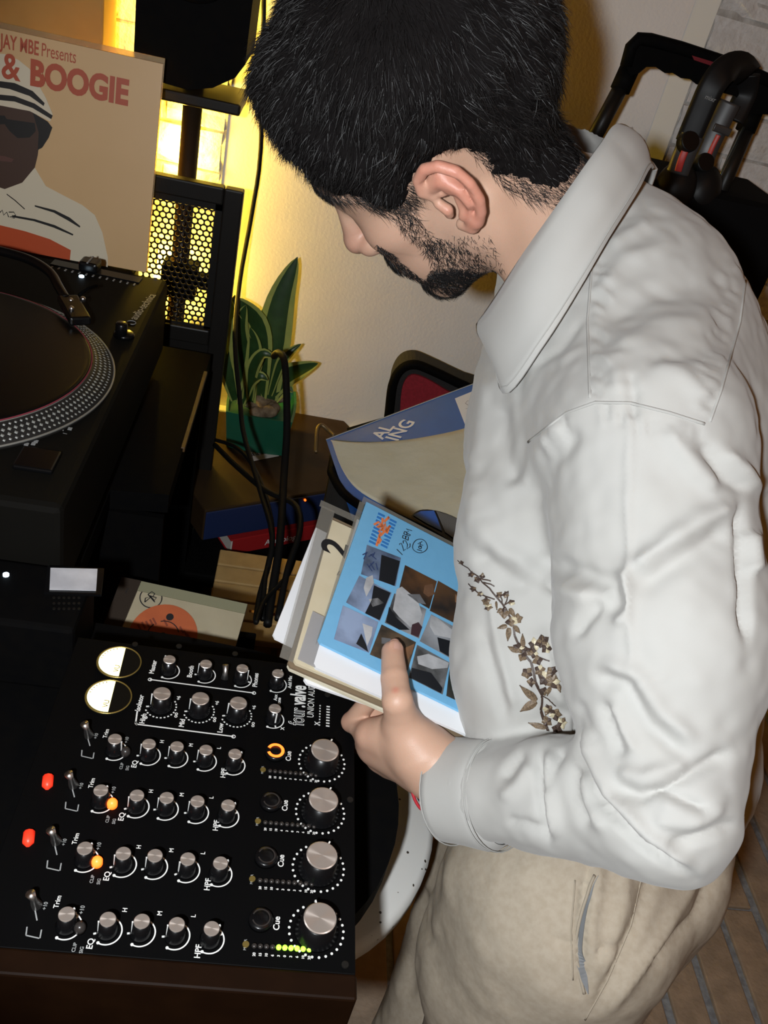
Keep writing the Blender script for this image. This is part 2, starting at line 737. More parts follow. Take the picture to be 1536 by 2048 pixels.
brick_wall('wall_left', -0.95, xl, 0.45, 1.95, WY, 'brick wall glowing yellow behind the loudspeaker')
xb = Yp(1439, 0, WY)[0]
brick_wall('wall_right', xb, xb+0.95, 0.45, 2.1, WY, 'white painted brick wall behind the trolley handle')
mb = MB(); mb.prism([(xr, WY+0.1, 0), (xr, WY+0.0005, 0), (xb, WY-0.010, 0), (xb, WY+0.1, 0)], (0, 0, 2.7))
structure(mb.build('trim_1', m_trim, None, base=((xr+xb)/2, WY, 0)), 'grey white upright trim between plaster and bare brick', 'trim')
# pier at the far left, in front of the lit bricks
xp = Yp(206, 60, 1.60)[0]
mb = MB(); mb.box((xp-0.7, 1.60, 0.0), (xp, 1.70, 2.7), 0.004)
structure(mb.build('wall_pier', mat('warm_light_pier', (0.50, 0.28, 0.085), 0.9, noise=(12, (0.42, 0.22, 0.06), 0.5)), None, base=(xp-0.35, 1.65, 0)), 'white pier wall in painted warm light behind the propped record sleeve', 'wall')  # orange tone puts warm light into the colour of white plaster
# outer shell so that the room is closed
mb = MB(); mb.box((-2.2, -1.2, 2.70), (2.6, 2.1, 2.76))
structure(mb.build('ceiling', mat('ceiling_paint', (0.55, 0.45, 0.33), 0.9), None, base=(0, 0, 2.7)), 'dim painted ceiling of the room', 'ceiling')
mb = MB(); mb.box((-0.15, WY-0.025, 0.50), (0.62, WY, 0.62), 0.004)
structure(mb.build('baseboard_back', m_trim, None, base=(0.3, WY, 0.5)), 'pale ledge along the foot of the plaster wall', 'ledge')
# ================================================================== things on the left
m_black = mat('matt_black', (0.0032, 0.0032, 0.0035), 0.65, noise=(60, (0.005, 0.0045, 0.004), 0.5), spec=0.03)
m_blackgl = mat('gloss_black', (0.004, 0.004, 0.0045), 0.25, spec=0.3)
m_satin = mat('satin_black_metal', (0.010, 0.009, 0.008), 0.42, bump=(600, 0.1, 0.0005), spec=0.25)
m_silver = mat('brushed_aluminium', (0.62, 0.60, 0.58), 0.34, metal=1.0)
m_white = mat('white_print', (0.72, 0.72, 0.70), 0.6)
m_dimprint = mat('grey_print', (0.30, 0.31, 0.31), 0.6)
m_led_b = mat('white_blue_led', (0.8, 0.9, 1.0), 0.4, emit=(0.65, 0.85, 1.0, 5.0))
m_led_r = mat('red_led', (0.8, 0.05, 0.02), 0.4, emit=(1.0, 0.03, 0.01, 0.55))
m_led_o = mat('orange_led', (1.0, 0.25, 0.05), 0.4, emit=(1.0, 0.11, 0.008, 3.0))
m_led_g = mat('green_led', (0.4, 1.0, 0.1), 0.4, emit=(0.40, 1.0, 0.05, 1.6))
m_led_off = mat('unlit_led', (0.030, 0.026, 0.024), 0.3)

# brushed caps catch the flash in a radial streak
def brushed(name, col, met=0.62):
    m = mat(name, col, 0.36, metal=met)
    nt = m.node_tree
    b = nt.nodes['Principled BSDF']
    b.inputs['Anisotropic'].default_value = 0.85
    t = nt.nodes.new('ShaderNodeTangent')
    t.direction_type = 'RADIAL'
    t.axis = 'Z'
    nt.links.new(t.outputs[0], b.inputs['Tangent'])
    return m
m_cap = brushed('brushed_cap', (0.52, 0.45, 0.40))

TBZ = 0.915                                       # the black table
# ---- black stand under mixer and turntable
T = thing('dj_table', 'black table with rounded end under the mixer and turntable', 'table', (-0.1, 0.7, 0.0))
out = [(-0.75, 0.24), (-0.02, 0.24)]
cx, cy, rr_ = -0.005, 0.545, 0.185
out = [(-0.75, 0.36)]+[(cx+rr_*math.cos(a), cy+rr_*math.sin(a)) for a in np.linspace(-math.pi/2, math.pi/2.2, 26)]+[(-0.05, 0.735), (-0.19, 0.74), (-0.19, 0.99), (-0.115, 1.0), (-0.115, 1.44), (-0.75, 1.44)]
mb = MB(); mb.prism([(x, y, TBZ-0.03) for x, y in out], (0, 0, 0.03))
mb.build('table_top', m_black, T)
mb = MB(); mb.box((-0.118, 1.12, TBZ-0.006), (-0.112, 1.37, TBZ+0.002), 0.001)
mb.build('edge_strip', mat('wood_edge', (0.10, 0.055, 0.02), 0.5), T)
mb = MB(); mb.box((-0.75, 1.425, TBZ), (-0.255, 1.50, 1.032), 0.004)
mb.build('rear_riser', m_black, T)
mb = MB(); mb.box((-0.60, 1.395, 0.0), (-0.118, 1.41, TBZ-0.03)); mb.build('back_panel', m_black, T)
mb = MB(); mb.box((-0.20, 0.985, 0.0), (-0.118, 0.995, TBZ-0.03)); mb.build('side_panel', m_black, T)  # black sheet added to hide the lit floor beyond the table edge
for x, y in ((-0.70, 0.42), (-0.05, 0.545), (-0.70, 1.38), (-0.16, 1.38)):
    mb = MB(); mb.box((x-0.02, y-0.02, 0.0), (x+0.02, y+0.02, TBZ-0.03), 0.003)
    mb.build('leg', m_black, T)

# ---- white speckled round table below
SPZ = 0.80
m_spk = mat('white_speckled_top', (0.70, 0.69, 0.66), 0.45)
nt = m_spk.node_tree
vo = nt.nodes.new('ShaderNodeTexVoronoi'); vo.inputs['Scale'].default_value = 95
tcn = nt.nodes.new('ShaderNodeTexCoord'); nt.links.new(tcn.outputs['Object'], vo.inputs['Vector'])
rp = nt.nodes.new('ShaderNodeMath'); rp.operation = 'LESS_THAN'
nz = nt.nodes.new('ShaderNodeTexNoise'); nz.inputs['Scale'].default_value = 60; nt.links.new(tcn.outputs['Object'], nz.inputs['Vector'])
ml = nt.nodes.new('ShaderNodeMath'); ml.operation = 'MULTIPLY_ADD'; ml.inputs[1].default_value = 0.9; ml.inputs[2].default_value = -0.37
nt.links.new(nz.outputs['Fac'], ml.inputs[0])
nt.links.new(vo.outputs['Distance'], rp.inputs[0]); nt.links.new(ml.outputs[0], rp.inputs[1])
mx = nt.nodes.new('ShaderNodeMix'); mx.data_type = 'RGBA'
mx.inputs[6].default_value = (0.70, 0.69, 0.66, 1); mx.inputs[7].default_value = (0.05, 0.04, 0.03, 1)
nt.links.new(rp.outputs[0], mx.inputs[0]); nt.links.new(mx.outputs[2], nt.nodes['Principled BSDF'].inputs['Base Color'])
T2 = thing('side_table', 'white round table with dark speckles half hidden under the black table', 'table', (0.055, 0.625, 0))
mb = MB(); mb.lathe((0.055, 0.625, SPZ-0.03), (0, 0, 1), [(0.188, 0), (0.195, 0.006), (0.195, 0.024), (0.188, 0.03)], 56)
mb.build('table_top', m_spk, T2, True)
mb = MB(); mb.lathe((0.055, 0.625, 0.0), (0, 0, 1), [(0.16, 0), (0.16, 0.015), (0.03, 0.03), (0.025, SPZ-0.03)], 28)
mb.build('pedestal', m_satin, T2, True)

# ---- turntable
PZ = 1.088                                        # top of the record
cz = np.array([-0.405, 0.985])
PR = 0.212
DX0, DX1, DY0, DY1 = -0.66, -0.187, 0.735, 1.368
DTZ = 1.066
TT = thing('turntable', 'black turntable with dotted strobe platter in front of the propped sleeve', 'turntable', ((DX0+DX1)/2, 1.05, TBZ))
mb = MB(); mb.box((DX0, DY0, TBZ+0.025), (DX1, DY1, DTZ), 0.008)
DECK = mb.build('deck', mat('charcoal_deck', (0.0065, 0.006, 0.005), 0.65, bump=(900, 0.15, 0.0005), spec=0.06), TT)
for x in (DX0+0.05, DX1-0.05):
    for y in (DY0+0.05, DY1-0.05):
        mb = MB(); mb.lathe((x, y, TBZ), (0, 0, 1), [(0.03, 0), (0.03, 0.022), (0.022, 0.027)], 20)
        mb.build('foot', m_black, TT, True)
mb = MB(); mb.lathe((cz[0], cz[1], DTZ), (0, 0, 1), [(PR-0.004, -0.004), (PR, 0.002), (PR, 0.004), (PR-0.028, 0.017), (PR-0.034, 0.018), (0.01, 0.018)], 120)
PLAT = mb.build('platter', mat('dark_platter', (0.020, 0.019, 0.018), 0.5, spec=0.2), TT, True)
for r, h in ((PR-0.001, 0.0045), (PR-0.0285, 0.0172)):
    mb = MB(); mb.tube([(cz[0]+r*math.cos(a), cz[1]+r*math.sin(a), DTZ+h) for a in np.linspace(0, 2*math.pi, 121)[:-1]], 0.0014, 6, closed=True)
    mb.build('rim_ring', mat('pale_rim', (0.36, 0.36, 0.33), 0.4, metal=0.5), PLAT, True)
mb = MB()
for row, (rad, sz, cnt) in enumerate(((PR-0.0065, 0.0019, 190), (PR-0.0120, 0.0024, 165), (PR-0.0175, 0.0024, 172), (PR-0.0230, 0.0018, 180))):
    h = DTZ+0.004+(PR-rad)*0.5
    for i in range(cnt):
        a = 2*math.pi*(i+0.5*(row % 2))/cnt
        c = np.array([cz[0]+rad*math.cos(a), cz[1]+rad*math.sin(a), h])
        t = np.array([-math.sin(a), math.cos(a), 0]); s_ = nrm(np.array([math.cos(a), math.sin(a), -0.5])); n = np.cross(t, -s_)
        n = n if n[2] > 0 else -n
        mb.add([c+t*sz, c+s_*sz, c-t*sz, c-s_*sz, c+n*0.0009], [(0, 1, 4), (1, 2, 4), (2, 3, 4), (3, 0, 4)])
o = mb.build('strobe_dots', mat('strobe_dot', (0.30, 0.31, 0.29), 0.4), PLAT)
o['kind'] = 'stuff'
# record on the platter
REC = thing('vinyl_record', 'black vinyl record lying on the turntable platter', 'record', (cz[0], cz[1], DTZ+0.018))
mb = MB(); prof = [(0.183, 0.0), (0.1835, 0.001), (0.182, 0.002)]
for i in range(18):
    r = 0.178-i*0.006
    prof += [(r, 0.0019), (r-0.003, 0.0022)]
mb.lathe((cz[0], cz[1], DTZ+0.0182), (0, 0, 1), prof+[(0.06, 0.002)], 96)
mb.build('disc', mat('vinyl', (0.004, 0.004, 0.004), 0.3, spec=0.2), REC, True)
mb = MB(); mb.lathe((cz[0], cz[1], DTZ+0.0203), (0, 0, 1), [(0.055, 0), (0.055, 0.0004)], 48)
mb.build('label', mat('dull_red_label', (0.12, 0.02, 0.02), 0.6), REC)
mb = MB(); mb.tube([(cz[0]+0.1842*math.cos(a), cz[1]+0.1842*math.sin(a), DTZ+0.0188) for a in np.linspace(0, 2*math.pi, 121)[:-1]], 0.0009, 5, closed=True)
mb.build('slipmat_edge', mat('pink_red_mat', (0.25, 0.03, 0.05), 0.8), REC, True)
mb = MB(); mb.lathe((cz[0], cz[1], DTZ+0.0203), (0, 0, 1), [(0.0035, 0), (0.0035, 0.012), (0.002, 0.014)], 12)
mb.build('spindle', m_silver, TT, True)
# deck furniture
def on_deck(x, y, h=0.0):
    return Zp(x, y, DTZ+h)
def deck_led(x, y, r, m=m_led_b):
    mb = MB(); mb.lathe(on_deck(x, y), (0, 0, 1), [(r, 0), (r, 0.002), (r*0.5, 0.003)], 12)
    mb.build('led', m, TT, True)
deck_led(163, 554, 0.0038); deck_led(311, 554, 0.0028); deck_led(157, 830, 0.0030)
p0, p1 = on_deck(105, 525), on_deck(282, 562)
ax = nrm(p1-p0)
ay = np.cross((0, 0, 1), ax)
mb = MB(); mb.obox((p0+p1)/2+np.array([0, 0, 0.0006]), np.stack([ax, ay, (0, 0, 1)]), (np.linalg.norm(p1-p0)/2, 0.011, 0.001), 0.0005)
mb.build('pitch_slot', m_blackgl, TT)
pk = on_deck(180, 540)
mb = MB(); mb.obox(pk+np.array([0, 0, 0.008]), np.stack([ax, ay, (0, 0, 1)]), (0.014, 0.015, 0.008), 0.004)
K = mb.build('pitch_slider', m_blackgl, TT)
mb = MB(); mb.obox(pk+np.array([0, 0, 0.0163]), np.stack([ax, ay, (0, 0, 1)]), (0.0012, 0.015, 0.0006)); mb.build('slider_mark', m_dimprint, K)
for i in range(13):
    q = p0+(p1-p0)*(i+0.5)/13-ay*0.019
    mb = MB(); mb.obox(q+np.array([0, 0, 0.0004]), np.stack([ax, ay, (0, 0, 1)]), (0.0012, 0.0035, 0.0004)); mb.build('pitch_tick', m_dimprint, TT)
# printed maker's name
W_, F_ = text_geo('audio-technica', 0.017, on_deck(273, 640, 0.0006), (0.10, 1, 0), (-1, 0.10, 0), 0.012, 'LEFT')
mesh_obj('maker_lettering', W_, F_, m_dimprint, TT)
mb = MB(); c = on_deck(263, 645, 0.0006)
mb.tube([c+0.006*np.array([math.cos(a), math.sin(a), 0]) for a in np.linspace(0, 6.283, 25)[:-1]], 0.0006, 4, closed=True)
mb.build('maker_emblem', m_dimprint, TT)
# small printed legends by the start button
for (x, y, n) in ((38, 878, 4), (48, 868, 3), (62, 880, 3), (135, 850, 2), (85, 905, 4)):
    for i in range(n):
        q = on_deck(x+i*5, y+i*1.5+(i % 2)*6, 0.0004)
        mb = MB(); mb.obox(q, np.eye(3), (0.0022, 0.0026, 0.0003)); mb.build('legend_mark', m_dimprint, TT)
for a_, b_ in (((126, 862), (128, 840)), ((128, 840), (140, 836)), ((126, 866), (134, 868)), ((128, 856), (140, 850))):
    V_, F_ = rects([on_deck(*a_, 0.0006), on_deck(*b_, 0.0006)], 0.0012, (0, 0, 1)); mesh_obj('legend_line', V_, F_, m_dimprint, TT)
mb = MB(); mb.lathe(on_deck(248, 672), (0, 0, 1), [(0.014, 0), (0.014, 0.004), (0.011, 0.006)], 24); mb.build('target_light', m_blackgl, TT, True)
mb = MB(); mb.lathe(on_deck(242, 675), (0, 0, 1), [(0.008, 0), (0.008, 0.02), (0.006, 0.022)], 20); mb.build('stylus_lamp', m_blackgl, TT, True)
mb = MB(); mb.box(on_deck(75, 925)-np.array([0.02, 0.02, 0]), on_deck(75, 925)+np.array([0.02, 0.02, 0.006]), 0.002); mb.build('start_button', m_blackgl, TT)
# tonearm
arm = [Zp(x, y, DTZ+h) for x, y, h in ((-60, 492, 0.045), (0, 502, 0.045), (60, 520, 0.044), (100, 545, 0.042), (118, 575, 0.038), (132, 598, 0.034))]
arm = [a+np.array([0, 0, 0.0]) for a in arm]
mb = MB(); mb.tube(spline(arm, 24) if 'spline' in globals() else arm, 0.0065, 10)
TA = mb.build('tonearm', m_blackgl, TT, True)
hs = Zp(148, 620, DTZ+0.030)
mb = MB(); mb.obox(hs, np.stack([nrm((0.5, -0.85, -0.1)), nrm((0.85, 0.5, 0)), (0, 0, 1)]), (0.030, 0.014, 0.006), 0.003)
HS = mb.build('headshell', m_blackgl, TA)
for x, y in ((142, 600), (166, 597), (143, 616)):
    q = Zp(x, y, DTZ+0.037)
    mb = MB(); mb.lathe(q, (0, 0, 1), [(0.0035, -0.004), (0.0035, 0.001), (0.002, 0.0025)], 10); mb.build('screw', m_silver, HS, True)
mb = MB(); mb.tube([Zp(158, 590, DTZ+0.033), Zp(175, 577, DTZ+0.034), Zp(194, 571, DTZ+0.036)], 0.0022, 6); mb.build('finger_lift', m_black, HS, True)

# ---- propped 12 inch sleeve
LY = 1.462
LPs = thing('record_sleeve', 'tan album sleeve with red BOOGIE lettering propped behind the turntable', 'record sleeve', (-0.39, LY, 1.032))
tr = Yp(317, 137, LY)
side = tr[2]-1.034
x1_, x0_ = tr[0], tr[0]-side*1.0
lean = 0.045
def LPp(u, v, h=0.0):                              # u from right edge leftwards, v from bottom (0..1)
    return np.array([x1_-u*side, LY-0.005+lean*v-h, 1.034+side*v])
m_tan = mat('tan_card', (0.66, 0.44, 0.22), 0.45, noise=(8, (0.61, 0.40, 0.19), 0.5), coat=0.2)
mb = MB(); mb.prism([LPp(0, 0), LPp(1, 0), LPp(1, 1), LPp(0, 1)], (0, 0.004, 0))
mb.build('card', m_tan, LPs)
mb = MB()
P4 = [LPp(-0.004, -0.0, -0.006), LPp(1, 0, -0.006), LPp(1, 1.022, -0.006), LPp(-0.004, 1.022, -0.006)]
mb.prism(P4, (0, 0.0015, 0))
mb.build('plastic_cover', mat('clear_plastic', (0.80, 0.62, 0.36), 0.2, trans=0.7, ior=1.4), LPs)
def lp_px(x, y, h=0.0022):                         # photographed point laid on the leaning card
    d = ray(x, y); n = nrm(np.cross(LPp(1, 0)-LPp(0, 0), LPp(0, 1)-LPp(0, 0)))
    if n@d > 0: n = -n
    t = ((LPp(0, 0)-CAM)@n)/(d@n)
    return CAM+d*t+n*h
lx = nrm(LPp(0, 0)-LPp(1, 0)); ly = nrm(LPp(0, 1)-LPp(0, 0))
m_rust = mat('rust_red_print', (0.43, 0.075, 0.03), 0.5)
def lp_text(s, x, y, x2, bold, m, name):
    a, b = lp_px(x, y), lp_px(x2, y+(x2-x)*0.235)
    W_, F_ = text_geo(s, 1.0, (0, 0, 0), (1, 0, 0), (0, 1, 0), bold)
    wid = W_[:, 0].max()-W_[:, 0].min()
    k = abs((b-a)@lx)/wid
    return a, k
def lp_word(s, x, y, x2, hpx, bold, name='lettering'):
    a, b = lp_px(x, y), lp_px(x2, y+(x2-x)*0.235)
    W_, F_ = text_geo(s, 1.0, (0, 0, 0), (1, 0, 0), (0, 1, 0), bold)
    wid = W_[:, 0].max()-W_[:, 0].min(); hh = W_[:, 1].max()
    sx = abs((b-a)@lx)/wid
    sy = hpx*a[1]*0+hpx*np.linalg.norm(a-CAM)/CAM_F/hh
    V_ = a+(W_[:, :1]-W_[:, 0].min())*sx*lx+W_[:, 1:2]*sy*ly
    mesh_obj(name, V_, F_, m_rust, LPs)
lp_word('JAY MBE', 0, 94, 78, 21, 0.018)
lp_word('Presents', 84, 112, 152, 20, 0.0)
lp_word('&', 4, 154, 42, 38, 0.02)
lp_word('BOOGIE', 61, 168, 256, 40, 0.045)
# the printed figure: plain flat shapes of cap, glasses and striped top
def lp_shape(pts, m, name, h=0.0008):
    P_ = [lp_px(x, y, h) for x, y in pts]
    n = np.cross(lx, ly); n = n if n[1] < 0 else -n
    mb = MB(); mb.prism(P_, n*0.0003); mb.build(name, m, LPs)
m_pskin = mat('printed_brown', (0.055, 0.025, 0.014), 0.5)
m_pcream = mat('printed_cream', (0.68, 0.61, 0.46), 0.5)
m_pblack = mat('printed_black', (0.012, 0.012, 0.012), 0.4)
m_porange = mat('printed_orange', (0.50, 0.07, 0.012), 0.5)
lp_shape([(-30, 350), (25, 372), (70, 335), (92, 372), (130, 392), (165, 410), (190, 430), (205, 465), (216, 515), (215, 560), (-30, 500)], m_pcream, 'printed_shirt')
lp_shape([(-30, 200), (60, 215), (78, 240), (80, 275), (76, 310), (70, 335), (45, 365), (10, 378), (-30, 365)], m_pskin, 'printed_head', 0.0011)
lp_shape([(66, 225), (96, 243), (105, 255), (98, 275), (85, 295), (76, 300), (78, 265)], m_pblack, 'printed_hair', 0.0013)
lp_shape([(-30, 105), (10, 108), (38, 120), (60, 138), (75, 165), (92, 195), (106, 228), (101, 243), (60, 222), (-30, 205)], m_pcream, 'printed_cap', 0.0014)
lp_shape([(-30, 158), (30, 166), (66, 182), (90, 206), (88, 212), (60, 192), (20, 178), (-30, 170)], m_pblack, 'printed_stripe', 0.0017)
lp_shape([(-30, 186), (30, 192), (70, 207), (106, 231), (103, 238), (66, 216), (30, 203), (-30, 197)], m_pblack, 'printed_stripe', 0.0017)
lp_shape([(-30, 230), (10, 231), (14, 238), (70, 246), (72, 262), (60, 275), (36, 276), (20, 262), (10, 248), (-30, 250)], m_pblack, 'printed_glasses', 0.0017)
lp_shape([(-10, 310), (10, 312), (28, 318), (24, 324), (5, 322), (-10, 320)], mat('printed_lip', (0.10, 0.04, 0.03), 0.5), 'printed_mouth', 0.0014)
lp_shape([(70, 410), (110, 420), (140, 435), (161, 452), (160, 455), (135, 440), (108, 425), (70, 413)], m_pblack, 'printed_stripe', 0.0011)
lp_shape([(25, 430), (70, 438), (110, 450), (147, 468), (146, 471), (108, 455), (68, 442), (25, 434)], m_pblack, 'printed_stripe', 0.0011)
lp_shape([(-30, 440), (0, 450), (50, 462), (100, 478), (142, 500), (140, 520), (-30, 490)], m_porange, 'printed_band', 0.0011)
for pts in ([(0, 425), (5, 420), (8, 430), (14, 424), (18, 434)], [(18, 424), (28, 424), (32, 430), (20, 434), (30, 436)], [(14, 388), (30, 400), (50, 418)]):
    V_, F_ = rects([lp_px(*q, 0.0016) for q in pts], 0.0016, (0, -1, 0)); mesh_obj('printed_script', V_, F_, m_pblack, LPs)

# ---- perforated metal screen
SY = 1.52
SCRN = thing('metal_screen', 'black metal screen with perforated upper panel beside the album sleeve', 'screen', (-0.2, SY, 0.0))
xr_ = Yp(489, 381, SY)[0]; zt = Yp(489, 381, SY)[2]
xin = Yp(447, 405, SY)[0]
zin = Yp(447, 408, SY)[2]
xleft = xr_-0.36
zlow = Yp(432, 660, SY)[2]
def bar(lo, hi, nm='frame_bar'):
    mb = MB(); mb.box(lo, hi, 0.003); mb.build(nm, m_satin, SCRN)
bar((xin, SY-0.012, 0.0), (xr_, SY+0.012, zt))
bar((xleft, SY-0.012, 0.0), (xleft+0.035, SY+0.012, zt))
bar((xleft+0.035, SY-0.012, zin), (xin, SY+0.012, zt))
bar((xleft+0.035, SY-0.010, zlow-0.03), (xin, SY+0.010, zlow))
mb = MB(); mb.box((xleft+0.035, SY-0.004, 0.30), (xin, SY+0.004, zlow-0.03)); mb.build('solid_panel', m_satin, SCRN)
# sheet with round holes in staggered rows: each cell is a hexagonal plate with a hole, solid strips at the edge
pitch = 0.0106
hr = 0.0042
mb = MB()
zc = zlow+pitch*0.6
row = 0
while zc < zin-pitch*0.4:
    xc = xleft+0.04+(pitch/2 if row % 2 else 0)
    while xc < xin-pitch*0.2-(0.004):
        n = 12
        outer = []
        for j in range(6):
            a = math.pi/6+j*math.pi/3
            outer.append((xc+pitch/math.sqrt(3)*math.cos(a), zc+pitch/math.sqrt(3)*math.sin(a)))
        V_ = []
        for j in range(6):
            p_, q_ = np.array(outer[j]), np.array(outer[(j+1) % 6])
            V_ += [p_, (p_+q_)/2]
        inn = [(xc+hr*math.cos(math.pi/6+j*math.pi/6), zc+hr*math.sin(math.pi/6+j*math.pi/6)) for j in range(12)]
        VV = [(p_[0], SY-0.001, p_[1]) for p_ in V_]+[(p_[0], SY-0.001, p_[1]) for p_ in inn]+[(p_[0], SY+0.001, p_[1]) for p_ in inn]
        FF = []
        for j in range(12):
            k = (j+1) % 12
            FF.append((j, k, 12+k, 12+j)); FF.append((12+j, 12+k, 24+k, 24+j))
        mb.add(VV, FF)
        xc += pitch
    zc += pitch*math.sqrt(3)/2
    row += 1
o = mb.build('perforated_sheet', m_satin, SCRN)
o['kind'] = 'stuff'
mb = MB(); mb.box((xin-0.012, SY-0.002, zlow), (xin, SY+0.002, zin)); mb.box((xleft+0.03, SY-0.002, zlow), (xleft+0.042, SY+0.002, zin)); mb.box((xleft+0.03, SY-0.002, zin-0.012), (xin, SY+0.002, zin)); mb.box((xleft+0.03, SY-0.002, zlow), (xin, SY+0.002, zlow+0.004)); mb.build('sheet_margin', m_satin, SCRN)

# ---- loudspeaker on its stand
SPY = 1.64
pt, pb = Yp(386, 205, SPY), Yp(366, 480, SPY)
ST = thing('speaker_stand', 'dark pole stand carrying the loudspeaker behind the perforated screen', 'stand', (pt[0], SPY, 0))
mb = MB(); mb.tube([(pt[0], SPY, 0.02), (pt[0], SPY, pt[2]+0.03)], 0.0165, 16); mb.build('pole', mat('dark_brown_metal', (0.028, 0.018, 0.010), 0.4, metal=0.3), ST, True)
cl = Yp(375, 555, SPY)
mb = MB(); mb.box((pt[0]-0.03, SPY-0.028, cl[2]-0.035), (pt[0]+0.035, SPY+0.02, cl[2]+0.03), 0.006); CLP = mb.build('clamp', m_black, ST)
mb = MB(); mb.lathe((pt[0]+0.035, SPY-0.005, cl[2]), (1, 0, 0), [(0.008, 0), (0.016, 0.004), (0.016, 0.02), (0.01, 0.024)], 16); mb.build('knob', m_black, CLP, True)
mb = MB(); mb.lathe((pt[0], SPY, 0.0), (0, 0, 1), [(0.095, 0), (0.09, 0.014), (0.03, 0.03)], 40); mb.build('base', m_black, ST, True)
mb = MB(); a = Yp(385, 195, SPY)[2]; mb.box((pt[0]-0.075, SPY-0.07, a+0.0), (pt[0]+0.085, SPY+0.07, a+0.018), 0.004); mb.build('top_plate', m_satin, ST)
SPK = thing('loudspeaker', 'black rounded loudspeaker standing on the dark pole stand', 'loudspeaker', (pt[0], SPY, a+0.018))
xs0, xs1 = Yp(267, 80, SPY-0.08)[0], Yp(486, 100, SPY-0.08)[0]
bl_ = [Yp(x, y, SPY-0.08) for x, y in ((267, 118), (285, 145), (320, 164), (375, 180), (425, 176), (470, 156), (490, 130))]
P_ = [(p[0], SPY-0.08, p[2]) for p in bl_]+[(xs1+0.01, SPY-0.08, a+0.47), (xs0, SPY-0.08, a+0.47)]
mb = MB(); mb.prism(P_, (0, 0.17, 0)); mb.build('cabinet', m_black, SPK)
mb = MB(); mb.lathe(((xs0+xs1)/2, SPY-0.086, a+0.22), (0, -1, 0), [(0.070, -0.01), (0.070, 0.004), (0.060, 0.006), (0.025, -0.006), (0.01, 0.0)], 36); mb.build('woofer', m_blackgl, SPK, True)

# ---- yellow light tube against the bricks
LT = thing('light_tube', 'glowing yellow upright light tube against the bricks behind the loudspeaker', 'lamp', (pt[0]-0.012, 1.745, 0.75))
mb = MB(); mb.tube([(pt[0]-0.012, 1.745, 0.80), (pt[0]-0.012, 1.745, 1.62)], 0.010, 12); mb.build('tube', mat('yellow_glow', (1, 0.8, 0.2), 0.4, emit=(1.0, 0.72, 0.10, 12.0)), LT, True)
mb = MB(); mb.lathe((pt[0]-0.012, 1.745, 0.75), (0, 0, 1), [(0.03, 0), (0.03, 0.02), (0.014, 0.05)], 20); mb.build('socket', m_black, LT, True)
for z in (0.92, 1.16, 1.40, 1.58):
    l = add_light('tube_light', 'POINT', (pt[0]-0.03, 1.745, z), 4.6, (1.0, 0.64, 0.06), size=0.02)
    l.parent = LT
    l.location = (-0.018, 0.012, z-0.75)
# ================================================================== rotary mixer
PNZ = 1.010                                       # panel
KZ = 1.030                                        # tops of small knobs
MXX0, MXX1, MXY0, MXY1 = -0.142, 0.118, 0.318, 0.617
MIX = thing('dj_mixer', 'black rotary mixer with rows of silver capped knobs on the black table', 'mixer', (0.0, 0.47, TBZ))
mb = MB(); mb.box((MXX0, MXY0+0.006, TBZ), (MXX1, MXY1, PNZ-0.002), 0.003); mb.build('case', m_black, MIX)
mb = MB(); mb.box((MXX0, MXY0+0.006, PNZ-0.002), (MXX1, MXY1, PNZ), 0.0006)
mb.build('panel', mat('panel_black', (0.0022, 0.0022, 0.0024), 0.55, spec=0.06), MIX)
mb = MB(); mb.box((MXX0-0.002, MXY0-0.012, TBZ), (MXX1+0.001, MXY0+0.006, PNZ+0.001), 0.002)
mb.build('side_cheek', mat('reddish_wood', (0.011, 0.0042, 0.0015), 0.55, noise=(40, (0.007, 0.0026, 0.001), 0.6), spec=0.08), MIX, label='dark reddish wooden end cheek')
CHN = 0.0502                                      # channel spacing
UPX = np.array([-1.0, 0, 0]); RTY = np.array([0, 1.0, 0])     # the user's up and right


def pn(x, y, h=0.0004):
    return Zp(x, y, PNZ+h)

